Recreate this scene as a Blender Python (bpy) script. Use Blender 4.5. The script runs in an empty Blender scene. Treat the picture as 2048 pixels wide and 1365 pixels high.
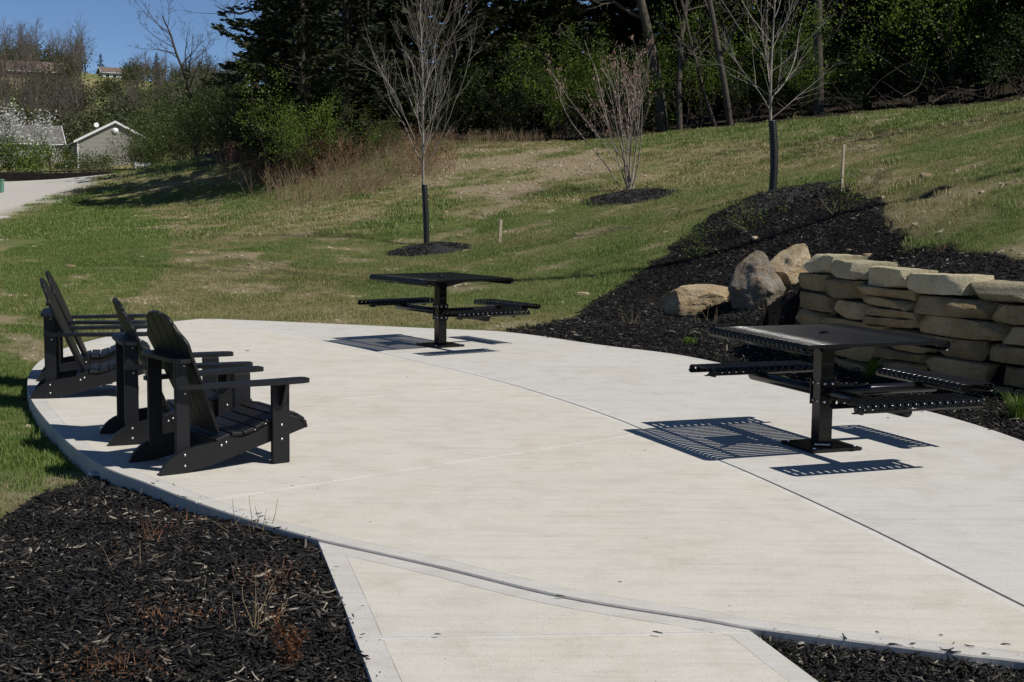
import bpy, bmesh, math, random
import numpy as np
from mathutils import Vector, Matrix, Euler

scene = bpy.context.scene
COL = scene.collection
rad = math.radians
from collections import defaultdict
KIDS = defaultdict(list)

# ------------------------------------------------------------------ camera, sky, sun, exposure
FOC, PIT, ROLL, EYE = 2756.8, .10589, .01132, 1.657          # focal length in photo pixels, pitch, roll, eye height
fwd = Vector((0, math.cos(PIT), -math.sin(PIT)))
rgt0, up0 = Vector((1, 0, 0)), Vector((0, math.sin(PIT), math.cos(PIT)))
rgt = rgt0 * math.cos(ROLL) + up0 * math.sin(ROLL)
up = -rgt0 * math.sin(ROLL) + up0 * math.cos(ROLL)
cam_data = bpy.data.cameras.new("camera")
cam_data.sensor_width = 36.0
cam_data.lens = FOC / 2048 * 36
cam_data.clip_start, cam_data.clip_end = .1, 6000
cam = bpy.data.objects.new("camera", cam_data)
COL.objects.link(cam)
cam.matrix_world = Matrix(((rgt.x, up.x, -fwd.x, 0), (rgt.y, up.y, -fwd.y, 0), (rgt.z, up.z, -fwd.z, EYE), (0, 0, 0, 1)))
scene.camera = cam

SUNV = Vector((.742, -.323, 1.0)).normalized()               # towards the sun
elev = math.asin(SUNV.z)
world = bpy.data.worlds.new("World")
scene.world = world
world.use_nodes = True
wn = world.node_tree.nodes
sky = wn.new("ShaderNodeTexSky")
sky.sky_type = 'NISHITA'
sky.sun_disc = False
sky.sun_elevation = elev
sky.sun_rotation = math.atan2(SUNV.x, SUNV.y)
sky.air_density = .55
sky.dust_density = 0.0
sky.ozone_density = 6.0
world.node_tree.links.new(sky.outputs[0], wn["Background"].inputs[0])
wn["Background"].inputs[1].default_value = .084
sl = bpy.data.lights.new("sun", 'SUN')
sl.energy = 5.0
sl.angle = rad(.5)
sl.color = (1.0, .96, .90)
sun = bpy.data.objects.new("sun", sl)
COL.objects.link(sun)
sun.rotation_euler = SUNV.to_track_quat('Z', 'Y').to_euler()
scene.view_settings.view_transform = 'Standard'
scene.view_settings.look = 'None'
scene.view_settings.exposure = .04
scene.view_settings.gamma = 1.0
scene.view_settings.use_curve_mapping = False
scene.cycles.max_bounces = 6
scene.cycles.diffuse_bounces = 3
scene.cycles.transparent_max_bounces = 8

# ------------------------------------------------------------------ helpers
def ray(px, py):
    a, b = px - 1024, py - 682.5
    X = (math.cos(ROLL) * a + math.sin(ROLL) * b) / FOC
    Y = (-math.sin(ROLL) * a + math.cos(ROLL) * b) / FOC
    c, s = math.cos(PIT), math.sin(PIT)
    return np.array([X, c - s * Y, -s - c * Y])

def flat(px, py, z=0.0):                                      # where a sight line meets the level z
    r = ray(px, py)
    return np.array([0, 0, EYE]) + r * ((z - EYE) / r[2])

def far(px, py, d):                                           # a sight line at distance d
    r = ray(px, py)
    return np.array([0, 0, EYE]) + r * (d / r[1])

_hash = np.random.RandomState(5).rand(512, 512)
def vnoise(x, y):                                             # value noise, 0..1
    x = np.asarray(x, float); y = np.asarray(y, float)
    xi, yi = np.floor(x).astype(int), np.floor(y).astype(int)
    fx, fy = x - xi, y - yi
    fx, fy = fx * fx * (3 - 2 * fx), fy * fy * (3 - 2 * fy)
    h = lambda a, b: _hash[a % 512, b % 512]
    return (h(xi, yi) * (1 - fx) + h(xi + 1, yi) * fx) * (1 - fy) + (h(xi, yi + 1) * (1 - fx) + h(xi + 1, yi + 1) * fx) * fy

def fbm(x, y, s=1.0, n=4):
    v, a, t = 0, 1.0, 0
    for i in range(n):
        v = v + a * vnoise(x * s * 2 ** i + 17.3 * i, y * s * 2 ** i + 9.1 * i); t += a; a *= .5
    return v / t

def inside(poly, x, y):                                       # vectorised point in polygon
    poly = np.asarray(poly)[:, :2]
    r = np.zeros(np.shape(x), bool)
    n = len(poly)
    for i in range(n):
        (x0, y0), (x1, y1) = poly[i], poly[(i + 1) % n]
        c = (y0 > y) != (y1 > y)
        r ^= c & (x < (x1 - x0) * (y - y0) / (y1 - y0 + 1e-12) + x0)
    return r

def seg_dist(line, x, y):
    line = np.asarray(line)[:, :2]
    best = np.full(np.shape(x), 1e9)
    for a, b in zip(line[:-1], line[1:]):
        d = b - a
        t = np.clip(((x - a[0]) * d[0] + (y - a[1]) * d[1]) / (d @ d), 0, 1)
        best = np.minimum(best, np.hypot(x - a[0] - t * d[0], y - a[1] - t * d[1]))
    return best

def spline(pts, k=6):                                         # Catmull-Rom through the points
    p = np.asarray(pts, float)
    q = np.vstack([2 * p[0] - p[1], p, 2 * p[-1] - p[-2]])
    out = []
    for i in range(1, len(q) - 2):
        for t in np.linspace(0, 1, k, endpoint=False):
            a, b, c, d = q[i - 1:i + 3]
            out.append(.5 * (2 * b + (c - a) * t + (2 * a - 5 * b + 4 * c - d) * t * t + (3 * b - a - 3 * c + d) * t ** 3))
    out.append(p[-1])
    return np.array(out)

def mesh_np(name, V, F):                                      # F: array of quads or tris
    V = np.asarray(V, np.float32); F = np.asarray(F, np.int32)
    me = bpy.data.meshes.new(name)
    k = F.shape[1]
    me.vertices.add(len(V)); me.vertices.foreach_set("co", V.ravel())
    me.loops.add(F.size); me.loops.foreach_set("vertex_index", F.ravel())
    me.polygons.add(len(F)); me.polygons.foreach_set("loop_start", np.arange(0, F.size, k, dtype=np.int32))
    me.update(calc_edges=True)
    return me

def link(name, me, mat=None, parent=None, loc=None):
    o = bpy.data.objects.new(name, me)
    COL.objects.link(o)
    if mat is not None and not len(me.materials):
        me.materials.append(mat)
    if parent is not None:
        o.parent = parent
        KIDS[parent.name].append(o)
    if loc is not None:
        o.location = loc
    return o

def tag(o, label=None, cat=None, group=None, kind=None):
    for k, v in (("label", label), ("category", cat), ("group", group), ("kind", kind)):
        if v:
            o[k] = v
    return o

def thing(name, label, cat, loc=(0, 0, 0), rz=0.0, group=None):
    o = bpy.data.objects.new(name, None)
    o.empty_display_size = .2
    COL.objects.link(o)
    o.location = loc
    o.rotation_euler = (0, 0, rz)
    return tag(o, label, cat, group)

def copy_tree(o, parent=None):                                # a thing with copies of its parts and sub-parts
    c = o.copy()
    COL.objects.link(c)
    if parent is not None:
        c.parent = parent
        KIDS[parent.name].append(c)
    for ch in list(KIDS[o.name]):
        copy_tree(ch, c)
    return c

def smooth(me, on=True):
    me.polygons.foreach_set("use_smooth", np.full(len(me.polygons), on))
    return me

def bm_mesh(name, bm, bevel=0.0, seg=1):
    if bevel:
        bmesh.ops.bevel(bm, geom=[e for e in bm.edges if e.is_manifold and e.calc_face_angle(0) > .5], offset=bevel, segments=seg, affect='EDGES', clamp_overlap=True)
    bmesh.ops.recalc_face_normals(bm, faces=bm.faces)
    me = bpy.data.meshes.new(name)
    bm.to_mesh(me)
    bm.free()
    return me

def box_bm(c, s, bm=None, M=None):
    bm = bm or bmesh.new()
    r = bmesh.ops.create_cube(bm, size=1)
    T = Matrix.Translation(c) @ Matrix.Diagonal((*s, 1))
    bmesh.ops.transform(bm, matrix=(M or Matrix()) @ T, verts=r['verts'])
    return bm

def box(name, c, s, bevel=.003, M=None):
    return bm_mesh(name, box_bm(c, s, None, M), bevel)

def prism_bm(poly, axis, a, b, bm=None):
    """extrude a 2D outline along an axis ('x','y','z') from a to b; outline coordinates are the other two axes in order"""
    bm = bm or bmesh.new()
    def P(p, t):
        return {'x': (t, p[0], p[1]), 'y': (p[0], t, p[1]), 'z': (p[0], p[1], t)}[axis]
    v0 = [bm.verts.new(P(p, a)) for p in poly]
    v1 = [bm.verts.new(P(p, b)) for p in poly]
    n = len(poly)
    bm.faces.new(v0); bm.faces.new(v1[::-1])
    for i in range(n):
        bm.faces.new((v0[i], v1[i], v1[(i + 1) % n], v0[(i + 1) % n]))
    return bm

def tubes(name, branches, sides=5):
    """one mesh of tapered tubes: branches = list of (points, radii)"""
    VV, FF, off = [], [], 0
    for pts, rr in branches:
        pts = np.asarray(pts, float); rr = np.asarray(rr, float)
        n = len(pts)
        s = sides if np.max(rr) > .02 else min(sides, 3)
        t = np.gradient(pts, axis=0)
        t /= np.linalg.norm(t, axis=1)[:, None] + 1e-12
        ref = np.array([0, 0, 1.0]) if abs(t[0][2]) < .85 else np.array([1.0, 0, 0])
        u = np.cross(t, ref); u /= np.linalg.norm(u, axis=1)[:, None] + 1e-12
        w = np.cross(t, u)
        a = np.arange(s) * 2 * np.pi / s
        ring = pts[:, None, :] + rr[:, None, None] * (u[:, None, :] * np.cos(a)[None, :, None] + w[:, None, :] * np.sin(a)[None, :, None])
        VV.append(ring.reshape(-1, 3))
        i = np.arange(n - 1)[:, None] * s; j = np.arange(s)[None, :]; j2 = (j + 1) % s
        FF.append(np.stack([i + j, i + j2, i + s + j2, i + s + j], -1).reshape(-1, 4) + off)
        off += n * s
    return smooth(mesh_np(name, np.vstack(VV), np.vstack(FF)))

def lathe(name, prof, sides=16):
    prof = np.asarray(prof, float)
    a = np.arange(sides) * 2 * np.pi / sides
    V = np.stack([prof[:, None, 0] * np.cos(a), prof[:, None, 0] * np.sin(a), np.repeat(prof[:, 1:2], sides, 1)], -1).reshape(-1, 3)
    i = np.arange(len(prof) - 1)[:, None] * sides; j = np.arange(sides)[None, :]; j2 = (j + 1) % sides
    F = np.stack([i + j, i + j2, i + sides + j2, i + sides + j], -1).reshape(-1, 4)
    return mesh_np(name, V, F)

def leaf_quads(C, size, rng, aspect=.55, up_bias=0.0, dirs=None, fold=0.0):
    """two-triangle leaves (kite shaped) at points C"""
    n = len(C)
    d = rng.normal(size=(n, 3)) if dirs is None else dirs + rng.normal(size=(n, 3)) * .35
    d /= np.linalg.norm(d, axis=1)[:, None] + 1e-9
    nn = rng.normal(size=(n, 3)); nn[:, 2] += up_bias
    w = np.cross(d, nn); w /= np.linalg.norm(w, axis=1)[:, None] + 1e-9
    s = (size * rng.uniform(.6, 1.4, n))[:, None]
    V = np.stack([C - d * s * .5, C + w * s * aspect * .5 - d * s * .05, C + d * s * .5, C - w * s * aspect * .5 - d * s * .05], 1).reshape(-1, 3)
    F = np.arange(4 * n).reshape(-1, 4)
    return V, F

# ------------------------------------------------------------------ materials
def new_mat(name):
    m = bpy.data.materials.new(name)
    m.use_nodes = True
    nt = m.node_tree
    return m, nt, nt.nodes["Principled BSDF"], nt.nodes, nt.links

def ramp(nodes, stops):
    r = nodes.new("ShaderNodeValToRGB")
    e = r.color_ramp.elements
    while len(e) < len(stops):
        e.new(.5)
    for el, (p, c) in zip(e, stops):
        el.position = p
        el.color = (*c, 1) if len(c) == 3 else c
    return r

def noise(nodes, links, co, scale, detail=4, rough=.6, dist=0.0):
    n = nodes.new("ShaderNodeTexNoise")
    n.inputs["Scale"].default_value = scale
    n.inputs["Detail"].default_value = detail
    n.inputs["Roughness"].default_value = rough
    n.inputs["Distortion"].default_value = dist
    if co is not None:
        links.new(co, n.inputs["Vector"])
    return n

def mixc(nodes, links, fac, a, b, mode='MIX'):
    m = nodes.new("ShaderNodeMix")
    m.data_type = 'RGBA'
    m.blend_type = mode
    for s, v in ((m.inputs[0], fac), (m.inputs[6], a), (m.inputs[7], b)):
        if hasattr(v, "links"):
            links.new(v, s)
        elif isinstance(v, (int, float)):
            s.default_value = v
        else:
            s.default_value = (*v, 1)
    return m.outputs[2]

def bump(nodes, links, h, strength, dist, bsdf):
    b = nodes.new("ShaderNodeBump")
    b.inputs["Strength"].default_value = strength
    b.inputs["Distance"].default_value = dist
    links.new(h, b.inputs["Height"])
    links.new(b.outputs[0], bsdf.inputs["Normal"])
    return b

def simple(name, col, rough=.6, var=.25, scale=8.0, bmp=0.0, bscale=60, metal=0.0, spec=.5, coat=0.0):
    """a colour broken up by noise, with fine relief"""
    m, nt, b, N, L = new_mat(name)
    tc = N.new("ShaderNodeTexCoord")
    n = noise(N, L, tc.outputs["Object"], scale)
    lo = tuple(c * (1 - var) for c in col); hi = tuple(min(1, c * (1 + var)) for c in col)
    r = ramp(N, [(.3, lo), (.7, hi)])
    L.new(n.outputs[0], r.inputs[0])
    L.new(r.outputs[0], b.inputs["Base Color"])
    b.inputs["Roughness"].default_value = rough
    b.inputs["Metallic"].default_value = metal
    b.inputs["Specular IOR Level"].default_value = spec
    b.inputs["Coat Weight"].default_value = coat
    b.inputs["Coat Roughness"].default_value = .12
    if bmp:
        n2 = noise(N, L, tc.outputs["Object"], bscale, 3)
        bump(N, L, n2.outputs[0], bmp, .01, b)
    return m

def leaf_mat(name, c0, c1, trans=.35, rough=.55, attr=None):
    """leaf colour varies by object position; part of the light passes through"""
    m, nt, b, N, L = new_mat(name)
    tc = N.new("ShaderNodeNewGeometry")
    n = noise(N, L, tc.outputs["Position"], 1.1, 3)
    wn_ = N.new("ShaderNodeTexWhiteNoise")
    L.new(tc.outputs["Random Per Island"], wn_.inputs["Vector"])
    ma = N.new("ShaderNodeMath"); ma.operation = 'MULTIPLY_ADD'
    L.new(tc.outputs["Random Per Island"], ma.inputs[0]); ma.inputs[1].default_value = .5
    mb = N.new("ShaderNodeMath"); mb.operation = 'MULTIPLY_ADD'
    L.new(n.outputs[0], mb.inputs[0]); mb.inputs[1].default_value = 1.2; mb.inputs[2].default_value = -.35
    L.new(mb.outputs[0], ma.inputs[2])
    col = mixc(N, L, ma.outputs[0], c0, c1)
    L.new(col, b.inputs["Base Color"])
    b.inputs["Roughness"].default_value = rough
    b.inputs["Specular IOR Level"].default_value = .25
    t = N.new("ShaderNodeBsdfTranslucent")
    L.new(col, t.inputs[0])
    mx = N.new("ShaderNodeMixShader")
    mx.inputs[0].default_value = trans
    L.new(b.outputs[0], mx.inputs[1]); L.new(t.outputs[0], mx.inputs[2])
    L.new(mx.outputs[0], N["Material Output"].inputs[0])
    return m

def attr_node(N, name, kind='GEOMETRY'):
    a = N.new("ShaderNodeAttribute")
    a.attribute_name = name
    a.attribute_type = kind
    return a

def concrete(name, warm, cool, ang):
    m, nt, b, N, L = new_mat(name)
    g = N.new("ShaderNodeNewGeometry")
    mp = N.new("ShaderNodeMapping"); mp.inputs["Rotation"].default_value = (0, 0, ang); mp.inputs["Scale"].default_value = (.35, 5, 1)
    L.new(g.outputs["Position"], mp.inputs[0])
    st = noise(N, L, mp.outputs[0], 3.2, 6, .62, .4)
    big = noise(N, L, g.outputs["Position"], .55, 5, .6)
    mid = noise(N, L, g.outputs["Position"], 3.5, 6, .7)
    fine = noise(N, L, g.outputs["Position"], 160, 3, .7)
    r1 = ramp(N, [(.3, cool), (.68, warm)]); L.new(big.outputs[0], r1.inputs[0])
    r2 = ramp(N, [(.28, (.90, .885, .865)), (.5, (1, 1, 1)), (.8, (1.04, 1.035, 1.03))]); L.new(st.outputs[0], r2.inputs[0])
    c = mixc(N, L, .9, r1.outputs[0], r2.outputs[0], 'MULTIPLY')
    r3 = ramp(N, [(.32, (.86, .845, .82)), (.52, (1, 1, 1)), (.8, (1.04, 1.03, 1.02))]); L.new(mid.outputs[0], r3.inputs[0])
    c = mixc(N, L, .8, c, r3.outputs[0], 'MULTIPLY')
    r4 = ramp(N, [(.30, (.74, .73, .72)), (.55, (1.02, 1.02, 1.02))]); L.new(fine.outputs[0], r4.inputs[0])
    c = mixc(N, L, .7, c, r4.outputs[0], 'MULTIPLY')
    stain = noise(N, L, g.outputs["Position"], .9, 6, .75, .8)
    r5 = ramp(N, [(.52, (1, 1, 1)), (.74, (.84, .77, .67))]); L.new(stain.outputs[0], r5.inputs[0])
    c = mixc(N, L, .55, c, r5.outputs[0], 'MULTIPLY')
    pit = noise(N, L, g.outputs["Position"], 95, 2, .5)
    r6 = ramp(N, [(.655, (1, 1, 1)), (.70, (.62, .59, .55))]); L.new(pit.outputs[0], r6.inputs[0])
    c = mixc(N, L, .8, c, r6.outputs[0], 'MULTIPLY')
    sp = noise(N, L, g.outputs["Position"], 13, 2, .5)
    r7 = ramp(N, [(.735, (1, 1, 1)), (.76, (.66, .62, .56))]); L.new(sp.outputs[0], r7.inputs[0])
    c = mixc(N, L, .5, c, r7.outputs[0], 'MULTIPLY')
    mp3 = N.new("ShaderNodeMapping"); mp3.inputs["Rotation"].default_value = (0, 0, ang); mp3.inputs["Scale"].default_value = (.7, 14, 1); L.new(g.outputs["Position"], mp3.inputs[0])
    bl = noise(N, L, mp3.outputs[0], 7, 4, .65)
    r8 = ramp(N, [(.3, (.90, .89, .875)), (.55, (1, 1, 1)), (.75, (1.03, 1.03, 1.03))]); L.new(bl.outputs[0], r8.inputs[0])
    c = mixc(N, L, .6, c, r8.outputs[0], 'MULTIPLY')
    L.new(c, b.inputs["Base Color"])
    b.inputs["Roughness"].default_value = .85
    b.inputs["Specular IOR Level"].default_value = .3
    mp2 = N.new("ShaderNodeMapping"); mp2.inputs["Rotation"].default_value = (0, 0, ang); mp2.inputs["Scale"].default_value = (1.5, 60, 1)
    L.new(g.outputs["Position"], mp2.inputs[0])
    br = noise(N, L, mp2.outputs[0], 6, 3, .6)
    ad = N.new("ShaderNodeMath"); ad.operation = 'ADD'
    L.new(br.outputs[0], ad.inputs[0]); L.new(fine.outputs[0], ad.inputs[1])
    bump(N, L, ad.outputs[0], .35, .004, b)
    return m

M = {}
M['slab_warm'] = concrete('concrete_warm', (.545, .515, .448), (.525, .503, .446), .12)
M['slab_cool'] = concrete('concrete_cool', (.512, .498, .452), (.496, .486, .450), .12)
M['tooled'] = concrete('concrete_smooth', (.505, .489, .447), (.475, .466, .435), .6)
M['ctrl'] = concrete('concrete_tooled_joint', (.560, .545, .498), (.545, .534, .496), .4)
M['joint'] = simple('joint_filler', (.022, .021, .019), .9, .4, 30)
M['score'] = simple('scored_line', (.26, .245, .215), .9, .55, 5)
M['chair'] = simple('black_recycled_plastic', (.0075, .0075, .0082), .42, .85, 190, .3, 420, spec=.36)
M['paint'] = simple('black_gloss_paint', (.005, .005, .0055), .34, .2, 10, .04, 300, spec=.28)
def gloss_paint():
    m, nt, b, N, L = new_mat("black_powder_coat")
    d, g, f = N.new("ShaderNodeBsdfDiffuse"), N.new("ShaderNodeBsdfGlossy"), N.new("ShaderNodeFresnel")
    d.inputs[0].default_value = (.006, .006, .0065, 1)
    g.inputs["Roughness"].default_value = .16
    f.inputs[0].default_value = 1.42
    mn = N.new("ShaderNodeMath"); mn.operation = 'MINIMUM'; mn.inputs[1].default_value = .17
    L.new(f.outputs[0], mn.inputs[0])
    mx = N.new("ShaderNodeMixShader")
    L.new(mn.outputs[0], mx.inputs[0]); L.new(d.outputs[0], mx.inputs[1]); L.new(g.outputs[0], mx.inputs[2]); L.new(mx.outputs[0], N["Material Output"].inputs[0])
    return m
M['paint'] = gloss_paint()
M['steel'] = simple('bright_steel', (.62, .61, .58), .3, .15, 20, metal=1.0)
M['guard'] = simple('black_corrugated_plastic', (.012, .012, .013), .38, .3, 20)
# ------------------------------------------------------------------ the lie of the land
WALL = spline([(2.86, 14.55), (3.03, 13.3), (3.42, 12.15), (4.02, 11.25), (4.75, 10.6), (6.0, 10.05), (8.0, 9.8)], 8)   # foot of the stone wall
def wall_top(s):
    return np.interp(s, [0, 3.6, 9], [1.12, .97, .90])

CP = []
def cpx(px, py, d): CP.append(far(px, py, d))
def cxyz(x, y, z): CP.append(np.array([x, y, z], float))
EDGE_LEFT = [(405, 637), (340, 645), (250, 665), (150, 690), (90, 715), (60, 745), (55, 780), (75, 820), (130, 880), (200, 930), (290, 965), (380, 1000), (500, 1040), (635, 1078)]
EDGE_NEAR = [(635, 1078), (870, 1130), (1120, 1190), (1400, 1236), (1500, 1254), (1740, 1285), (1920, 1308), (2030, 1320)]
EDGE_FAR = [(405, 637), (600, 645), (860, 657), (1020, 665), (1200, 690), (1370, 712)]
JOINT = [(405, 637), (640, 678), (790, 712), (1000, 762), (1200, 825), (1350, 885), (1500, 945), (1750, 1060), (2048, 1210)]
L_left = [flat(*p)[:2] for p in EDGE_LEFT]
L_near = [flat(*p)[:2] for p in EDGE_NEAR] + [np.array([2.35, 4.62]), np.array([2.9, 4.45])]
L_far = [flat(*p)[:2] for p in EDGE_FAR] + [np.array(p) for p in ((2.55, 12.6), (3.02, 11.4), (3.36, 10.45), (3.56, 9.3), (3.58, 7.6), (3.5, 6.2), (3.3, 5.0))]
L_joint = [flat(*p)[:2] for p in JOINT] + [np.array([2.3, 4.95])]
S_left, S_near, S_far = spline(L_left, 6), spline(L_near, 6), spline(L_far, 6)
JEND = int(np.argmin(np.hypot(*(S_near - np.array([2.42, 4.60])).T)))
S_joint = spline(L_joint + [S_near[JEND]], 8)
for i, z in ((0, -.03), (2, -.04), (4, -.08), (6, -.11), (8, -.12), (10, -.10), (12, -.055), (13, -.035)):
    cxyz(*L_left[i], z)
for i in (2, 4, 6, 7): cxyz(*L_near[i], -.05)
for p in L_far[1:]: cxyz(p[0], p[1], -.025)
cxyz(0, 8, -.1); cxyz(-1, 12, -.08); cxyz(1.5, 12, -.06); cxyz(-2.5, 15, -.05)
for p in ((-4.6, 9, -.12), (-3.6, 7, -.12), (-2.2, 5.4, -.08), (-1.0, 5.2, -.05), (-8, 10, -.02), (-8, 5, -.2), (0, 2.5, -.06), (1.6, 4.4, -.06), (3.2, 3.6, -.05), (6, 6, -.02), (6, 8.5, .0), (9, 8, .05), (-6.5, 14, .03), (-5.5, 17.5, .06),
          (2.6, 13.6, -.01), (3.3, 11.4, -.02), (3.9, 10.6, -.02)):
    cxyz(*p)
for p in ((1300, 650, 16.2), (1400, 645, 16.5), (1525, 630, 17.0), (1200, 620, 18.5), (1300, 540, 20.5), (1400, 470, 22), (1540, 388, 23.6), (1450, 560, 18.8), (1500, 470, 20.5), (1650, 450, 19),
          (1650, 385, 22), (1750, 400, 20.5), (1800, 470, 17), (1900, 420, 17), (2000, 350, 19), (2048, 430, 15.5), (1950, 300, 23), (2048, 260, 26), (2048, 203, 34), (1800, 225, 36.5), (1600, 242, 39),
          (1400, 262, 42), (1150, 285, 45), (1000, 288, 46), (880, 288, 47), (1258, 392, 32), (1100, 400, 31), (1000, 490, 26.5), (850, 508, 28), (1000, 340, 39), (850, 400, 34), (700, 480, 29),
          (600, 560, 22.5), (620, 500, 27), (400, 560, 22.5), (300, 600, 19.5), (450, 480, 30), (330, 430, 38), (200, 480, 30), (100, 440, 40), (20, 600, 18.5), (20, 520, 25), (0, 445, 38), (180, 365, 80),
          (0, 365, 80), (250, 345, 75), (330, 342, 75), (420, 332, 64), (400, 400, 45), (330, 395, 47), (560, 400, 40), (520, 340, 48), (480, 300, 58), (700, 350, 42), (780, 292, 47),
          (2048, 197, 39), (2048, 192, 46), (1800, 219, 42), (1800, 214, 50), (1600, 237, 45), (1600, 230, 52), (1400, 257, 48), (1400, 251, 56), (1150, 282, 51), (1150, 276, 60), (1000, 285, 52), (880, 284, 53), (880, 279, 61),
          (1150, 215, 85), (2000, 140, 70), (600, 235, 88), (700, 190, 112), (1600, 170, 85), (0, 354, 100), (100, 354, 100), (200, 354, 99), (290, 352, 95), (350, 345, 92), (410, 332, 86), (0, 351, 120), (200, 351, 120), (330, 342, 115), (430, 325, 110), (100, 366, 88), (220, 358, 84), (500, 285, 68), (580, 268, 68), (200, 345, 140), (0, 345, 140), (320, 335, 135), (100, 200, 260), (50, 128, 330), (250, 160, 330), (400, 170, 300),
          (-100, 128, 330), (250, 230, 250), (100, 290, 200), (-200, 200, 260)):
    cpx(*p)
for p in ((12, 15, 2.3), (12, 22, 3.4), (16, 30, 5.2), (25, 40, 9), (-12, 20, .3), (-20, 40, .8), (-40, 80, 2), (-150, 330, 30), (-60, 140, 2.5), (60, 150, 26), (0, 600, 25), (-300, 700, 20), (300, 700, 40),
          (-600, 1400, 5), (600, 1400, 5), (0, 1800, 5), (-20, 5, -.2), (20, 5, .5), (120, 200, 40), (-200, 150, 3)):
    cxyz(*p)
CP = np.array(CP)
def warp(x, y):
    yy = np.maximum(y, -8) + 22
    return np.stack([x / yy * 2.2, np.log(yy) * 2.0], -1)
def tps_fit(P, reg=2e-3):
    Q = warp(P[:, 0], P[:, 1]); n = len(Q)
    r2 = ((Q[:, None] - Q[None]) ** 2).sum(-1)
    K = .5 * r2 * np.log(r2 + 1e-12) + reg * np.eye(n)
    A = np.zeros((n + 3, n + 3)); A[:n, :n] = K; A[:n, n] = 1; A[:n, n + 1:] = Q; A[n, :n] = 1; A[n + 1:, :n] = Q.T
    w = np.linalg.solve(A, np.concatenate([P[:, 2] / (P[:, 1] + 22), np.zeros(3)]))
    return Q, w
_Q, _w = tps_fit(CP)
# ground just behind the wall
CB = np.array([far(*p) for p in ((1660, 520, 15.5), (1760, 528, 14.6), (1900, 530, 13.6), (2048, 545, 12.4), (1800, 470, 17), (2048, 500, 13.6), (1650, 450, 19), (1900, 420, 17), (2048, 430, 15.5))] +
              [np.array(p) for p in ((3.35, 14.4, 1.03), (3.45, 13.4, .99), (3.9, 12.3, .95), (4.5, 11.5, .90), (5.2, 10.9, .88), (7, 10.4, .88), (8, 14, 1.45), (10, 12, 1.5))])
_A = np.c_[np.ones(len(CB)), CB[:, 0], CB[:, 1], CB[:, 1] ** 2]
_cb = np.linalg.lstsq(_A, CB[:, 2], rcond=None)[0]
_wl = WALL
def wall_side(x, y):
    """distance behind the line of the wall (positive behind), and how far past its left end"""
    P = _wl
    best = np.full(np.shape(x), 1e9); side = np.zeros(np.shape(x))
    for a, b in zip(P[:-1], P[1:]):
        d = b - a; l = np.hypot(*d)
        t = np.clip(((x - a[0]) * d[0] + (y - a[1]) * d[1]) / l ** 2, 0, 1)
        dd = np.hypot(x - a[0] - t * d[0], y - a[1] - t * d[1])
        s = (d[0] * (y - a[1]) - d[1] * (x - a[0])) / l
        k = dd < best
        best = np.where(k, dd, best); side = np.where(k, s, side)
    end = (y - P[0][1])
    return np.where(side > 0, best, -best), end
def ground(x, y):
    x = np.asarray(x, float); y = np.asarray(y, float)
    sh = x.shape; xf, yf = x.ravel(), y.ravel()
    out = np.empty(len(xf))
    for i in range(0, len(xf), 20000):
        Q = warp(xf[i:i + 20000], yf[i:i + 20000])
        r2 = ((Q[:, None] - _Q[None]) ** 2).sum(-1)
        out[i:i + 20000] = ((.5 * r2 * np.log(r2 + 1e-12)) @ _w[:-3] + _w[-3] + Q @ _w[-2:]) * (np.maximum(yf[i:i + 20000], -8) + 22)
    # terrace behind the wall
    m = (xf > 2) & (xf < 12) & (yf > 8.5) & (yf < 19)
    if m.any():
        xs, ys = xf[m], yf[m]
        d, end = wall_side(xs, ys)
        zb = np.c_[np.ones(len(xs)), xs, ys, ys ** 2] @ _cb
        zb = np.where(d < 1.2, np.minimum(zb, 1.08), zb)
        S = np.clip((d - .14) / .14, 0, 1)
        fade = np.clip(1 - d / 5.0, 0, 1) * np.clip(1 - (end + .1) / 1.0, 0, 1)
        zf = np.where(d < .14, np.minimum(out[m], .10), out[m])
        out[m] = zf * (1 - S * fade) + zb * S * fade
    return out.reshape(sh)
def gz(x, y):
    return float(ground(np.array([x]), np.array([y]))[0])
def hit(px, py, near=3.0):
    """where a sight line first meets the ground"""
    r = ray(px, py); o = np.array([0, 0, EYE])
    t = near * 1.012 ** np.arange(480)
    P = o + r[None] * t[:, None]
    below = P[:, 2] < ground(P[:, 0], P[:, 1])
    k = np.argmax(below) if below.any() else len(t) - 1
    a, b = t[max(k - 1, 0)], t[k]
    for _ in range(18):
        m = (a + b) / 2; q = o + r * m
        if q[2] < gz(q[0], q[1]): b = m
        else: a = m
    q = o + r * b
    return np.array([q[0], q[1], gz(q[0], q[1])])
PATIO_POLY = np.vstack([S_left, S_near[1:], S_far[::-1]])
L_pathl = [flat(*p)[:2] for p in ((635, 1078), (680, 1190), (745, 1365))] + [np.array([-.18, 3.4])]
L_pathr = [flat(*p)[:2] for p in ((1500, 1258), (1650, 1365))] + [np.array([1.45, 3.4])]
_k0 = np.argmin(np.hypot(*(S_near - L_pathl[0]).T)); _k1 = np.argmin(np.hypot(*(S_near - L_pathr[0]).T))
PATH_TOP = S_near[_k0:_k1 + 1]
PATH_POLY = np.vstack([PATH_TOP, L_pathr[1:], L_pathl[::-1][:-1]])

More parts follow.
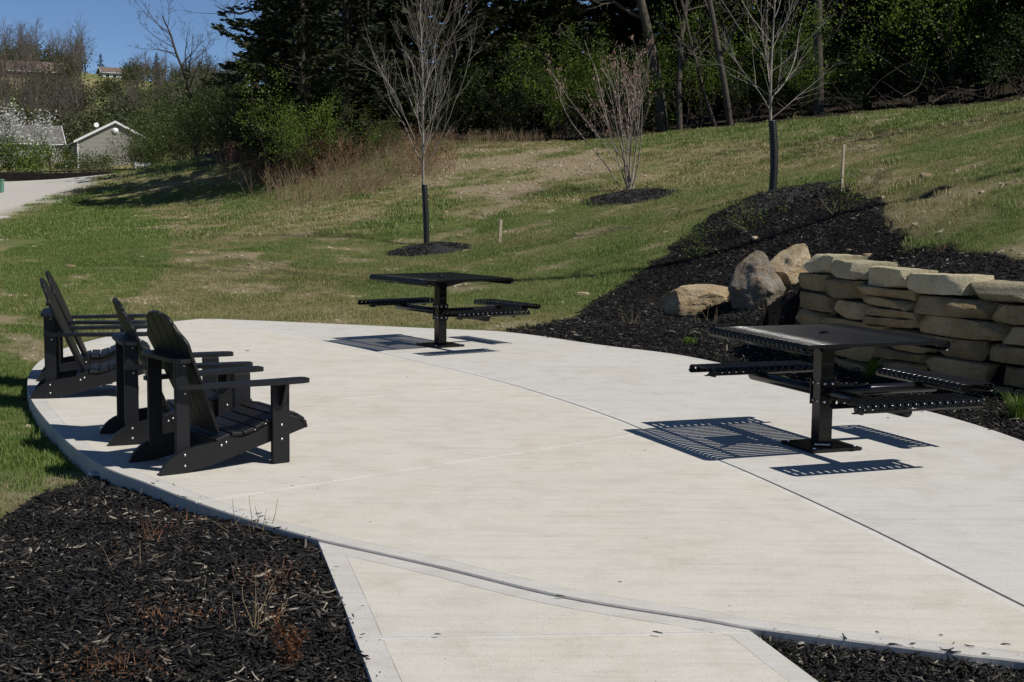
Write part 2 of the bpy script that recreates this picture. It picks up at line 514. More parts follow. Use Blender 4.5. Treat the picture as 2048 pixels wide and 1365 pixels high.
# regions of the ground, as outlines on the ground itself
def outline(pts): return np.array([hit(*p)[:2] for p in pts])
BED_FRONT = np.vstack([[flat(*p, -.08)[:2] for p in ((640, 1085), (500, 1045), (380, 1005), (290, 972), (225, 948), (150, 955), (60, 1000), (0, 1030))], [(-2.6, 5.9), (-2.9, 3.4), (-.05, 3.4)], [L_pathl[2] + .18, L_pathl[1] + .18, L_pathl[0] + np.array([.2, .1])]])
BED_SIDE = np.vstack([[L_pathr[0], L_pathr[1], (1.45, 3.4), (4.5, 3.4), (4.4, 4.3), (2.9, 4.45), (2.35, 4.62)], L_near[7:3:-1]])
BED_HILL = np.vstack([[flat(*p)[:2] for p in ((1015, 664), (1200, 690), (1370, 712))], L_far[6:13], [(4.4, 4.6), (4.9, 6.5), (6.2, 8.2), (9, 9.0), (9.0, 11.4), (6.0, 12.6)],
                      outline([(2040, 512), (1940, 500), (1830, 492), (1818, 465), (1782, 425), (1740, 392), (1680, 379), (1600, 380), (1530, 383), (1470, 408), (1400, 446), (1330, 505), (1270, 555), (1215, 590), (1170, 625), (1100, 645)])])
LOT = np.vstack([outline([(-60, 470), (0, 444), (60, 412), (110, 392), (160, 378), (190, 366)]), [(-24, 86), (-60, 86), (-50, 40)]])
BARE = [outline(q) for q in ([(900, 330), (1010, 300), (1150, 292), (1240, 300), (1230, 340), (1180, 380), (1080, 400), (960, 415), (900, 390)],
                            [(870, 300), (1000, 292), (1060, 310), (960, 345), (860, 380), (780, 360)],
                            [(390, 520), (480, 500), (560, 530), (540, 600), (440, 590)],
                            [(0, 668), (60, 668), (95, 690), (80, 712), (30, 722), (0, 715)],
                            [(1700, 330), (1850, 350), (1960, 380), (1990, 430), (1900, 480), (1840, 470), (1800, 420), (1730, 390)])]
DRY = [outline(q) for q in ([(270, 400), (300, 348), (350, 345), (400, 380), (470, 440), (520, 540), (480, 600), (400, 600), (340, 560), (340, 470)],
                           [(560, 410), (800, 350), (880, 420), (700, 440), (560, 470), (470, 470)],
                           [(1000, 320), (1500, 275), (1900, 250), (1700, 330), (1300, 400), (1000, 430), (850, 430)],
                           [(0, 590), (330, 590), (330, 640), (150, 690), (60, 730), (0, 720)])]
STRAW_EDGE = np.array([flat(*p, -.09)[:2] for p in ((205, 925), (225, 955), (150, 975), (70, 1020), (0, 1060), (0, 1000), (60, 965), (120, 940))])
LITTER = np.vstack([outline([(430, 330), (480, 330), (560, 380), (640, 350), (760, 300), (860, 284), (1000, 286), (1150, 283), (1300, 272), (1400, 260), (1600, 240), (1800, 222), (2048, 201)]), [(18, 34), (40, 60), (60, 150), (-30, 130), (-18, 75)]])

fx = np.concatenate([-np.geomspace(1200, 10.2, 46), np.arange(-10, 10.01, .16), np.geomspace(10.2, 1200, 46)])
fy = np.concatenate([np.arange(2.0, 26, .15), np.geomspace(26, 100, 130), np.geomspace(102, 2400, 70)])
GX, GY = np.meshgrid(fx, fy)
GZ = ground(GX, GY)
GZ += (fbm(GX, GY, .9, 4) - .5) * np.clip(.03 + (GY - 14) * .004, .03, .25) + (fbm(GX, GY, 5, 2) - .5) * .02
dig = fbm(GX, GY, 2.2, 3)
for q in (BARE[4],):
    mk = inside(q, GX, GY)
    GZ += np.where(mk, (dig - .5) * .24, 0)
GZ += np.where(inside(BED_HILL, GX, GY) | inside(BED_FRONT, GX, GY), (fbm(GX + 40, GY, 3, 3) - .5) * .05, 0)
# keep it under the slabs
for poly in (PATIO_POLY, PATH_POLY):
    ins = inside(poly, GX, GY)
    near_ = (seg_dist(np.vstack([poly, poly[:1]]), GX, GY) < .22) & (GY < 26)
    GZ = np.where(ins, np.minimum(GZ, -.06), np.where(near_, np.minimum(GZ, -.022), GZ))
nx, ny = len(fx), len(fy)
idx = np.arange(nx * ny).reshape(ny, nx)
F = np.stack([idx[:-1, :-1], idx[:-1, 1:], idx[1:, 1:], idx[1:, :-1]], -1).reshape(-1, 4)
me = smooth(mesh_np("ground", np.stack([GX, GY, GZ], -1).reshape(-1, 3), F))
JX, JY = (fbm(GX, GY, 1.6, 4) - .5) * .9, (fbm(GX + 50, GY + 20, 1.6, 4) - .5) * .9
def masks(x, y):
    """mulch, bare soil, dry grass, leaf litter, gravel: 0..1"""
    x = np.asarray(x); y = np.asarray(y)
    j = np.clip((y - 8) / 14, .1, 1.6)
    jx, jy = (fbm(x, y, 1.6, 4) - .5) * 1.2 * j, (fbm(x + 50, y + 20, 1.6, 4) - .5) * 1.2 * j
    mul = (inside(BED_FRONT, x + jx * .5, y + jy * .5) | inside(BED_SIDE, x, y) | inside(BED_HILL, x + jx * .35, y + jy * .35)).astype(float)
    n1 = fbm(x, y, .8, 5)
    bare = np.zeros(np.shape(x)); dry = np.clip((fbm(x + 9, y, .23, 4) - .47) * 5, 0, .75)
    for q, wgt in zip(BARE, (.95, .8, .75, 1.0, .40)):
        bare = np.maximum(bare, wgt * inside(q, x + jx * 1.3, y + jy * 1.3) * np.clip((n1 - .28) * 4, 0, 1))
    spot = np.clip((fbm(x, y + 77, 1.3, 4) - .60) * 9, 0, 1)
    bare = np.maximum(bare, spot * .7)
    for q in DRY:
        dry = np.maximum(dry, inside(q, x + jx * 2, y + jy * 2) * np.clip((n1 - .2) * 2.6, .25, .95))
    se = inside(STRAW_EDGE, x + jx * .5, y + jy * .5)
    bare = np.maximum(bare, se * .75); dry = np.maximum(dry, se * 1.0)
    lit = inside(LITTER, x + jx * .6, y + jy * .6).astype(float)
    lit = np.maximum(lit, inside(BARE[4], x + jx, y + jy) * np.clip((fbm(x + 3, y, 1.1, 4) - .42) * 5, 0, .75))
    lot = inside(LOT, x + jx * .5, y + jy * .5).astype(float)
    return mul, bare, dry, lit, lot
for nm, v in zip(("mulch", "bare", "dry", "litter", "lot"), masks(GX, GY)):
    a = me.attributes.new(nm, 'FLOAT', 'POINT')
    a.data.foreach_set("value", v.astype(np.float32).ravel())

GREEN0, GREEN1, STRAW0, STRAW1 = (.088, .118, .032), (.160, .182, .056), (.195, .165, .076), (.31, .26, .135)
def ground_mat():
    m, nt, b, N, L = new_mat("turf_soil_and_litter")
    g = N.new("ShaderNodeNewGeometry")
    P = g.outputs["Position"]
    n1, n2, n3 = noise(N, L, P, 2.2, 6, .65), noise(N, L, P, 16, 5, .7), noise(N, L, P, 75, 4, .7)
    gr = mixc(N, L, n2.outputs[0], GREEN0, GREEN1)
    st = mixc(N, L, n2.outputs[0], STRAW0, STRAW1)
    ad = N.new("ShaderNodeMath"); ad.operation = 'MULTIPLY_ADD'
    L.new(n1.outputs[0], ad.inputs[0]); ad.inputs[1].default_value = 1.5; ad.inputs[2].default_value = -.75
    a2 = N.new("ShaderNodeMath"); a2.operation = 'ADD'; a2.use_clamp = True
    L.new(ad.outputs[0], a2.inputs[0]); L.new(attr_node(N, "dry").outputs["Fac"], a2.inputs[1])
    c = mixc(N, L, a2.outputs[0], gr, st)
    so = ramp(N, [(.25, (.13, .095, .058)), (.5, (.28, .225, .145)), (.75, (.50, .42, .30))]); L.new(n3.outputs[0], so.inputs[0])
    so2 = mixc(N, L, n2.outputs[0], so.outputs[0], (.25, .20, .125))
    c = mixc(N, L, attr_node(N, "bare").outputs["Fac"], c, so2)
    le = ramp(N, [(.3, (.010, .0075, .005)), (.55, (.028, .021, .012)), (.75, (.075, .055, .033))]); L.new(n3.outputs[0], le.inputs[0])
    c = mixc(N, L, attr_node(N, "litter").outputs["Fac"], c, le.outputs[0])
    lo = ramp(N, [(.3, (.42, .40, .35)), (.7, (.60, .57, .51))]); L.new(n2.outputs[0], lo.inputs[0])
    c = mixc(N, L, attr_node(N, "lot").outputs["Fac"], c, lo.outputs[0])
    mu = ramp(N, [(.35, (.006, .0055, .005)), (.6, (.016, .014, .012)), (.8, (.05, .042, .033))]); L.new(n3.outputs[0], mu.inputs[0])
    c = mixc(N, L, attr_node(N, "mulch").outputs["Fac"], c, mu.outputs[0])
    L.new(c, b.inputs["Base Color"])
    b.inputs["Roughness"].default_value = .95
    b.inputs["Specular IOR Level"].default_value = .15
    a3 = N.new("ShaderNodeMath"); a3.operation = 'ADD'
    L.new(n2.outputs[0], a3.inputs[0]); L.new(n3.outputs[0], a3.inputs[1])
    bump(N, L, a3.outputs[0], .8, .04, b)
    return m
tag(link("ground", me, ground_mat()), kind="structure")

# ------------------------------------------------------------------ scatter helper (grass, bark chips)
def variants(name, meshes):
    c = bpy.data.collections.new(name)
    for i, m_ in enumerate(meshes):
        c.objects.link(bpy.data.objects.new(name, m_))
    return c

def scatter(name, P, rot, scl, tint, coll, nvar):
    me = bpy.data.meshes.new(name)
    n = len(P)
    me.vertices.add(n); me.vertices.foreach_set("co", np.asarray(P, np.float32).ravel())
    a = me.attributes.new("rot", 'FLOAT_VECTOR', 'POINT'); a.data.foreach_set("vector", np.asarray(rot, np.float32).ravel())
    a = me.attributes.new("scl", 'FLOAT', 'POINT'); a.data.foreach_set("value", np.asarray(scl, np.float32))
    a = me.attributes.new("tint", 'FLOAT', 'POINT'); a.data.foreach_set("value", np.asarray(tint, np.float32))
    a = me.attributes.new("pick", 'INT', 'POINT'); a.data.foreach_set("value", np.random.RandomState(n).randint(0, nvar, n).astype(np.int32))
    o = link(name, me)
    ng = bpy.data.node_groups.new(name, 'GeometryNodeTree')
    ng.interface.new_socket("Geometry", in_out='INPUT', socket_type='NodeSocketGeometry')
    ng.interface.new_socket("Geometry", in_out='OUTPUT', socket_type='NodeSocketGeometry')
    N, L = ng.nodes, ng.links
    gi, go = N.new("NodeGroupInput"), N.new("NodeGroupOutput")
    ci = N.new("GeometryNodeCollectionInfo")
    ci.inputs["Collection"].default_value = coll
    ci.inputs["Separate Children"].default_value = True
    ci.inputs["Reset Children"].default_value = True
    ip = N.new("GeometryNodeInstanceOnPoints")
    ip.inputs["Pick Instance"].default_value = True
    def at(nm, ty):
        q = N.new("GeometryNodeInputNamedAttribute"); q.data_type = ty; q.inputs[0].default_value = nm
        return [s for s in q.outputs if s.enabled][0]
    L.new(gi.outputs[0], ip.inputs["Points"]); L.new(ci.outputs[0], ip.inputs["Instance"])
    L.new(at("pick", 'INT'), ip.inputs["Instance Index"])
    L.new(at("rot", 'FLOAT_VECTOR'), ip.inputs["Rotation"])
    L.new(at("scl", 'FLOAT'), ip.inputs["Scale"])
    L.new(ip.outputs[0], go.inputs[0])
    md = o.modifiers.new("scatter", 'NODES'); md.node_group = ng
    return tag(o, kind="stuff")

def ground_fine(x, y):
    """height of the ground mesh itself (bilinear in its grid)"""
    i = np.clip(np.searchsorted(fx, x) - 1, 0, nx - 2); j = np.clip(np.searchsorted(fy, y) - 1, 0, ny - 2)
    u = (x - fx[i]) / (fx[i + 1] - fx[i]); v = (y - fy[j]) / (fy[j + 1] - fy[j])
    return (GZ[j, i] * (1 - u) + GZ[j, i + 1] * u) * (1 - v) + (GZ[j + 1, i] * (1 - u) + GZ[j + 1, i + 1] * u) * v
# ------------------------------------------------------------------ concrete slabs
def clip_half(poly, p, n):
    """keep the part of the polygon where (x - p).n >= 0"""
    out = []
    d = (poly - p) @ n
    for i in range(len(poly)):
        j = (i + 1) % len(poly)
        if d[i] >= 0: out.append(poly[i])
        if (d[i] >= 0) != (d[j] >= 0):
            out.append(poly[i] + (poly[j] - poly[i]) * d[i] / (d[i] - d[j]))
    return np.array(out)

def dedupe(p):
    p = p[[i for i in range(len(p)) if np.hypot(*(p[i] - p[i - 1])) > .004]]
    def corner(i):
        a, b = p[i] - p[i - 1], p[(i + 1) % len(p)] - p[i]
        return (a @ b) / (np.hypot(*a) * np.hypot(*b)) < .9
    co = [corner(i) for i in range(len(p))]
    k = [i for i in range(len(p)) if co[i] or not any(co[(i + j) % len(p)] and np.hypot(*(p[i] - p[(i + j) % len(p)])) < .16 for j in (-2, -1, 1, 2))]
    return p[k]

def area2(p):
    return np.sum(p[:, 0] * np.roll(p[:, 1], -1) - np.roll(p[:, 0], -1) * p[:, 1])

def inset(poly, dist):
    """move every edge inwards by its own distance (polygon runs counter-clockwise)"""
    n = len(poly); out = []
    for i in range(n):
        a, b, c = poly[i - 1], poly[i], poly[(i + 1) % n]
        e1, e2 = b - a, c - b
        n1 = np.array([-e1[1], e1[0]]) / np.hypot(*e1); n2 = np.array([-e2[1], e2[0]]) / np.hypot(*e2)
        d1, d2 = dist[i - 1], dist[i]
        cr = n1[0] * n2[1] - n1[1] * n2[0]
        if abs(cr) < .12:
            m = n1 + n2; m /= np.hypot(*m)
            out.append(b + m * (d1 + d2) / 2)
        else:
            out.append(b + np.linalg.solve(np.array([n1, n2]), np.array([d1, d2])))
    return np.array(out)

def slab(name, poly, edge_kind, mat, parent, top=0.0, depth=.16, roll=.003, jw=.055):
    poly = dedupe(poly)
    if area2(poly) < 0: poly = poly[::-1]
    mid = (poly + np.roll(poly, -1, 0)) / 2
    kinds = [edge_kind(m) for m in mid]
    n = len(poly)
    gap = [{'joint': .0095, 'ctrl': .0018, 'outer': .0}[k] for k in kinds]
    wid = np.array([{'joint': jw, 'ctrl': .026, 'outer': .105}[k] for k in kinds])
    jv = np.array([kinds[k] == 'joint' or kinds[k - 1] == 'joint' for k in range(n)])      # corners of the slab on the long joint
    zt = np.where(jv, -roll, 0.0)                                                          # the tooled edge rolls down to the joint
    o = inset(poly, gap)
    r = inset(o, [.004] * n)
    h_ = inset(o, wid - .003)
    i_ = inset(o, wid)
    bm = bmesh.new()
    L5 = [[bm.verts.new((p[0], p[1], top + z)) for p, z in zip(q, zz)] for q, zz in ((o, [-depth] * n), (o, zt - .007), (r, zt), (h_, [-.0012] * n), (i_, [-.0012] * n))]
    for a, b in zip(L5[:-1], L5[1:]):
        for k in range(n):
            f = bm.faces.new((a[k], a[(k + 1) % n], b[(k + 1) % n], b[k]))
            f.material_index = 2 if (b is L5[3] and kinds[k] != 'outer') else 3 if (b is L5[4] and kinds[k] == 'outer') else 1
    f = bm.faces.new(L5[4]); f.material_index = 0
    bmesh.ops.triangulate(bm, faces=[f])
    me = bpy.data.meshes.new(name); bm.to_mesh(me); bm.free()
    for m_ in (mat, M['tooled'], M['ctrl'], M['score']): me.materials.append(m_)
    return link(name, me, parent=parent)

patio = tag(thing("patio", None, None), kind="structure")
ctrl = [(flat(420, 1000)[:2], flat(1270, 870)[:2]), (flat(585, 805)[:2], flat(1023, 774)[:2]), (flat(430, 704)[:2], flat(790, 697)[:2])]
def kind_of(m):
    if seg_dist(S_joint, np.array([m[0]]), np.array([m[1]]))[0] < .02: return 'joint'
    for a, b in ctrl + path_ctrl:
        d = (b - a) / np.hypot(*(b - a))
        if abs(d[0] * (m[1] - a[1]) - d[1] * (m[0] - a[0])) < .004: return 'ctrl'
    return 'outer'
path_ctrl = []
k = JEND
rest = np.vstack([S_left, S_near[1:k + 1], S_joint[::-1]])
for a, b in ctrl:
    d = b - a; n_ = np.array([d[1], -d[0]]); n_ /= np.hypot(*n_)      # towards the camera
    slab("concrete_slab", clip_half(rest, a, n_), kind_of, M['slab_warm'], patio)
    rest = clip_half(rest, a, -n_)
slab("concrete_slab", rest, kind_of, M['slab_warm'], patio)
strip = np.vstack([S_joint, S_near[k + 1:], S_far[::-1]])
rest = strip
slab("concrete_slab", rest, kind_of, M['slab_cool'], patio, roll=.007, jw=.055)
jl = S_joint
tg = np.gradient(jl, axis=0); tg /= np.hypot(tg[:, 0], tg[:, 1])[:, None]
nn_ = np.c_[-tg[:, 1], tg[:, 0]]
V = np.vstack([np.c_[jl - nn_ * .02, np.full(len(jl), -.07)], np.c_[jl + nn_ * .02, np.full(len(jl), -.07)]])
q = np.arange(len(jl) - 1)
link("joint_strip", mesh_np("joint_strip", V, np.stack([q, q + 1, q + 1 + len(jl), q + len(jl)], -1)), M['joint'], patio)

walkway = tag(thing("walkway", None, None), kind="structure")
a, b = flat(700, 1270)[:2], flat(1450, 1258)[:2]
path_ctrl.append((a, b))
d = b - a; n_ = np.array([d[1], -d[0]]); n_ /= np.hypot(*n_)
pp = PATH_POLY.copy()
_kp = kind_of
def kind_path(m):
    return 'outer' if seg_dist(S_near, np.array([m[0]]), np.array([m[1]]))[0] < .02 else _kp(m)
slab("concrete_slab", clip_half(pp, a, n_), kind_path, M['slab_warm'], walkway, -.012)
slab("concrete_slab", clip_half(pp, a, -n_), kind_path, M['slab_warm'], walkway, -.012)

# ------------------------------------------------------------------ adirondack chairs
def make_chair(label):
    t = thing("adirondack_chair", label, "chair", group="black adirondack chairs along the edge of the patio")
    P = M['chair']
    rail = [(-.015, 0), (-.002, .032), (.022, .065), (.05, .09), (.08, .109), (.137, .135), (.23, .155), (.335, .168), (.43, .186), (.507, .178), (.586, .2), (.652, .229), (.705, .252), (.80, .275), (.862, .27), (.915, .232),
            (.926, .198), (.834, .172), (.708, .138), (.532, .091), (.327, .032), (.16, .004), (.1, .0)]
    for s in (1, -1):
        link("side_rail", bm_mesh("side_rail", prism_bm(rail, 'y', s * .225, s * .255), .003), P, t)
        link("front_leg", box("front_leg", (.752, s * .2725, .2475), (.115, .033, .495), .004), P, t)
        link("rear_post", box("rear_post", (.145, s * .209, .375), (.088, .030, .57), .004), P, t)
        arm = [(.10, s * .228), (.10, s * .275), (.2, s * .292), (.45, s * .335), (.68, s * .375), (.85, s * .380), (.900, s * .368), (.917, s * .345), (.917, s * .285), (.900, s * .262), (.85, s * .255), (.70, s * .257), (.45, s * .243), (.3, s * .232)]
        if s < 0: arm = arm[::-1]
        link("armrest", bm_mesh("armrest", prism_bm(arm, 'z', .497, .523), .006, 2), P, t)
        cor = [(s * .290, .495), (s * .372, .495), (s * .372, .47), (s * .352, .44), (s * .34, .40), (s * .325, .375), (s * .305, .36), (s * .290, .355)]
        link("arm_bracket", bm_mesh("arm_bracket", prism_bm(cor, 'x', .740, .766), .003), P, t)
        for bx, bz, by in ((.14, .108, .255), (.14, .043, .255), (.372, .143, .255), (.402, .160, .255), (.754, .238, .289), (.754, .150, .289), (.155, .635, .224), (.158, .47, .224)):
            me_ = BOLT
            o = link("bolt", me_, None, t, (bx, s * by, bz)); o.rotation_euler = (rad(-90 * s), 0, 0)
    # seat boards follow the rails
    sl_ = [(.342, .171, .432, .200), (.441, .203, .511, .201), (.519, .201, .589, .222), (.597, .225, .659, .253), (.667, .257, .731, .283), (.739, .286, .800, .300), (.808, .301, .864, .294), (.870, .289, .925, .253), (.928, .248, .942, .200)]
    for x0, z0, x1, z1 in sl_:
        a_ = math.atan2(z1 - z0, x1 - x0); l_ = math.hypot(x1 - x0, z1 - z0)
        T = Matrix.Translation(((x0 + x1) / 2, 0, (z0 + z1) / 2)) @ Matrix.Rotation(-a_, 4, 'Y')
        link("seat_plank", box("seat_plank", (0, 0, .0), (l_, .512, .022), .0035, T), P, t)
    # back: five boards cut to one outline, leaning
    T = Matrix.Translation((.385, 0, .205)) @ Matrix.Rotation(math.atan2(-.280, .67), 4, 'Y')
    LEN = .80
    kt = [0, .5, .70, .755, .785, .81, .835, .86, .89, .92, .95, .975, .99, 1.0]
    kw = [.20, .262, .292, .302, .296, .276, .246, .222, .208, .196, .174, .138, .095, .05]
    hw = lambda z: np.interp(z / LEN, kt, kw)
    cut = [-1.0, -.6, -.2, .2, .6, 1.0]
    zs = np.linspace(0, LEN, 90)
    for i in range(5):
        lo, hi = cut[i], cut[i + 1]
        bw = np.interp(zs / LEN, [0, .65, 1], [.205, .30, .32])
        a_, b_ = np.maximum(lo * bw + .0025, -hw(zs)), np.minimum(hi * bw - .0025, hw(zs))
        ok = b_ - a_ > .004
        z_, a_, b_ = zs[ok], a_[ok], b_[ok]
        keep = np.unique(np.concatenate([[0, len(z_) - 1], np.arange(0, len(z_), 3), np.where(z_ > .5)[0]]))
        poly = [(y, z) for y, z in zip(a_[keep], z_[keep])] + [(y, z) for y, z in zip(b_[keep][::-1], z_[keep][::-1])]
        bm = prism_bm(poly, 'x', -.011, .011)
        bmesh.ops.transform(bm, matrix=T, verts=bm.verts)
        link("back_plank", bm_mesh("back_plank", bm, .004), P, t)
    pl = [(.088, -.272), (.11, -.285), (.170, -.285), (.186, -.27), (.180, -.2), (.172, 0), (.180, .2), (.186, .27), (.170, .285), (.11, .285), (.088, .272), (.076, .2), (.073, 0), (.076, -.2)]
    link("back_support", bm_mesh("back_support", prism_bm(pl, 'z', .655, .679), .003), P, t)
    bb = box("lower_brace", (.36, 0, .15), (.03, .448, .06), .003)
    link("lower_brace", bb, P, t)
    return t

def dome_bm(r, h):
    prof = [(r * .98, -.001), (r, .002)] + [(r * math.cos(a), .002 + h * math.sin(a)) for a in (.5, 1.0)] + [(.0004, .002 + h)]
    return smooth(lathe("bolt", prof, 8))
BOLT = dome_bm(.0085, .006); BOLT.materials.append(M['steel'])
chair_at = [((-2.044, 7.908), (-2.346, 8.313), 36.3, "nearest black adirondack chair, its whole side and seat showing, beside the mulch bed"),
            ((-2.618, 8.835), (-2.803, 9.314), 23, "black adirondack chair just behind the nearest one, mostly hidden by it"),
            ((-3.822, 10.825), (-3.924, 11.25), 15, "nearer chair of the far pair of black adirondack chairs, its rear corner bolts in view"),
            ((-4.118, 11.83), (-4.256, 12.216), 15, "farthest black adirondack chair, overlapped by the chair before it")]
chair0 = None
for (a, b, hd, lb) in chair_at:
    c = make_chair(lb) if chair0 is None else copy_tree(chair0)
    chair0 = chair0 or c
    c["label"] = lb
    c.rotation_euler = (0, 0, rad(hd))
    la = np.array([-math.sin(rad(hd)), math.cos(rad(hd))])
    pos = np.array(a) + la * .255 + np.array([math.cos(rad(hd)), math.sin(rad(hd))]) * .015
    c.location = (pos[0], pos[1], 0.001)

# ------------------------------------------------------------------ picnic tables
def strap(name, path, width, th, along='x'):
    """flat bar bent along a path in (run, z), with its width across"""
    p = np.asarray(path, float)
    t = np.gradient(p, axis=0); t /= np.linalg.norm(t, axis=1)[:, None]
    n = np.c_[-t[:, 1], t[:, 0]]
    a, b = p + n * th / 2, p - n * th / 2
    h = width / 2
    rings = np.stack([np.c_[np.full(len(p), -h), a], np.c_[np.full(len(p), h), a], np.c_[np.full(len(p), h), b], np.c_[np.full(len(p), -h), b]], 1)
    V = rings.reshape(-1, 3)
    if along == 'y_run_x': V = V[:, [1, 0, 2]]
    i = np.arange(len(p) - 1)[:, None] * 4; j = np.arange(4)[None]; j2 = (j + 1) % 4
    F = np.stack([i + j, i + j2, i + 4 + j2, i + 4 + j], -1).reshape(-1, 4)
    F = np.vstack([F, [[3, 2, 1, 0]], [[len(V) - 4, len(V) - 3, len(V) - 2, len(V) - 1]]])
    me = mesh_np(name, V, F)
    me.materials.append(M['paint'])
    return me

def curl(half, top, r, n=7):
    a = np.linspace(-math.pi * .5, math.pi * .5, n)
    right = [(half - r + r * math.cos(x), top - r + r * math.sin(x)) for x in a]
    mid = [(half * f, top) for f in (.45, 0, -.45)]
    left = [(-y, z) for y, z in right[::-1]]
    pts = [(half - r * 1.8, top - 2 * r)] + right + mid + left + [(-half + r * 1.8, top - 2 * r)]
    return pts[::-1]

SLAT_T, SLAT_TE, SLAT_S = (strap("slat", curl(.549, .762, .031), .041, .0045), strap("slat", curl(.549, .762, .031), .046, .0045), strap("slat", curl(.143, .450, .026), .043, .0045))
def lip(half, top, r):
    return [(half - r * 1.9, top - 2 * r)] + [(half - r + r * math.cos(a), top - r + r * math.sin(a)) for a in np.linspace(-math.pi / 2, -.30, 6)]
LIP_T, LIP_S = strap("rolled_lip", lip(.549, .762, .031), 2 * .5957, .0065), strap("rolled_lip", lip(.143, .450, .026), .913, .0065)
HEX = lathe("bolt", [(.0001, .008), (.010, .008), (.011, .006), (.011, -.001)], 6); HEX.materials.append(M['steel'])

def tube_mesh(name, a, b, r, n=14):
    """closed pipe"""
    a, b = np.array(a, float), np.array(b, float)
    me = tubes(name, [(np.array([a, a, b, b]) + np.array([[0, 0, 0]] * 4), [.0005, r, r, .0005])], n) if False else None
    d = Vector(b - a); L_ = d.length
    me = lathe(name, [(.0005, 0), (r * .96, 0), (r, .004), (r, L_ - .004), (r * .96, L_), (.0005, L_)], n)
    T = Matrix.Translation(Vector(a)) @ d.to_track_quat('Z', 'Y').to_matrix().to_4x4()
    me.transform(T)
    return me

def make_table(label):
    t = thing("picnic_table", label, "picnic table", group="square black steel picnic tables on the patio")
    P = M['paint']
    AU, AV = .5957, .549
    top = thing("tabletop", None, None); top.parent = t; KIDS[t.name].append(top)
    n = 22; pitch = 2 * AU / n
    for i in range(n):
        link("slat", SLAT_TE if i in (0, n - 1) else SLAT_T, None, top, (-AU + pitch * (i + .5), 0, 0))
    for s in (1, -1):
        link("rolled_lip", LIP_T, None, top).rotation_euler = (0, 0, 0 if s > 0 else math.pi)
        link("support_bar", box("support_bar", (0, s * .27, .7545), (2 * AU - .02, .038, .008), .001), P, top)
        link("support_bar", box("support_bar", (0, s * .528, .730), (2 * AU, .006, .030), .001), P, top)
        link("side_bar", box("side_bar", (s * (AU - .004), 0, .749), (.006, 2 * AV - .06, .020), .001), P, top)
    link("mounting_plate", box("mounting_plate", (0, 0, .747), (.30, .30, .008), .001), P, top)
    for k_ in range(4):
        bm = prism_bm([(.05, .742), (.36, .742), (.36, .728), (.05, .64)], 'y', -.004, .004)
        bmesh.ops.rotate(bm, matrix=Matrix.Rotation(rad(90 * k_ + 45), 3, 'Z'), verts=bm.verts)
        link("gusset", bm_mesh("gusset", bm), P, top)
    cap = lathe("umbrella_cap", [(.0005, .774), (.034, .774), (.036, .771), (.036, .764)], 20)
    link("umbrella_cap", smooth(cap, False), P, t)
    link("umbrella_cap_knob", box("umbrella_cap_knob", (0.01, 0, .777), (.07, .010, .006), .002), P, t)
    link("post", box("post", (0, 0, .381), (.102, .102, .722), .006), P, t)
    link("base_plate", box("base_plate", (0, 0, .011), (.385, .385, .02), .003), P, t)
    for sx in (1, -1):
        for sy in (1, -1):
            link("bolt", HEX, None, t, (sx * .155, sy * .155, .022))
    for rz, has in ((0, 1), (90, 1), (180, 1), (270, 0)):
        R = Matrix.Rotation(rad(rz), 4, 'Z')
        for by in (-.030, .030):
            for bz in (.315, .435):
                o = link("bolt", HEX, None, t)
                o.matrix_basis = R @ Matrix.Translation((.0622 if has else .0522, by, bz)) @ Matrix.Rotation(rad(90), 4, 'Y')
        if not has: continue
        st = thing("seat", None, None); st.parent = t; KIDS[t.name].append(st); st.matrix_basis = R
        link("flange", box("flange", (.0565, 0, .375), (.010, .125, .175), .002), P, st)
        link("seat_arm", smooth(tube_mesh("seat_arm", (.06, 0, .374), (.905, 0, .374), .036)), P, st)
        ctr = .887
        for i in range(16):
            link("slat", SLAT_S, None, st).matrix_basis = Matrix.Translation((ctr, -.4565 + .913 / 16 * (i + .5), 0)) @ Matrix.Rotation(rad(90), 4, 'Z')
        for s in (1, -1):
            link("rolled_lip", LIP_S, None, st).matrix_basis = Matrix.Translation((ctr, 0, 0)) @ Matrix.Rotation(rad(90 * s), 4, 'Z')
            link("support_bar", box("support_bar", (ctr + s * .052, 0, .4435), (.024, .90, .007), .001), P, st)
            bm = prism_bm([(ctr - .055, .436), (ctr + .055, .436), (ctr + .036, .372), (ctr - .036, .372)], 'y', s * .33, s * .345)
            link("bracket", bm_mesh("bracket", bm), P, st)
        link("bracket_channel", box("bracket_channel", (ctr, 0, .422), (.085, .66, .032), .002), P, st)
    return t
tb = make_table("black square steel picnic table in front of the stone wall")
tb.location = (2.0753, 9.1012, .001); tb.rotation_euler = (0, 0, -1.2037)
tb2 = copy_tree(tb)
tb2["label"] = "smaller looking black steel picnic table farther away, in front of the grass slope"
tb2.location = (-.7847, 15.0085, .001); tb2.rotation_euler = (0, 0, -.9453)
link("locking_pin", tube_mesh("locking_pin", (.075, -.10, .034), (.115, -.01, .034), .010, 8), M['steel'], tb)
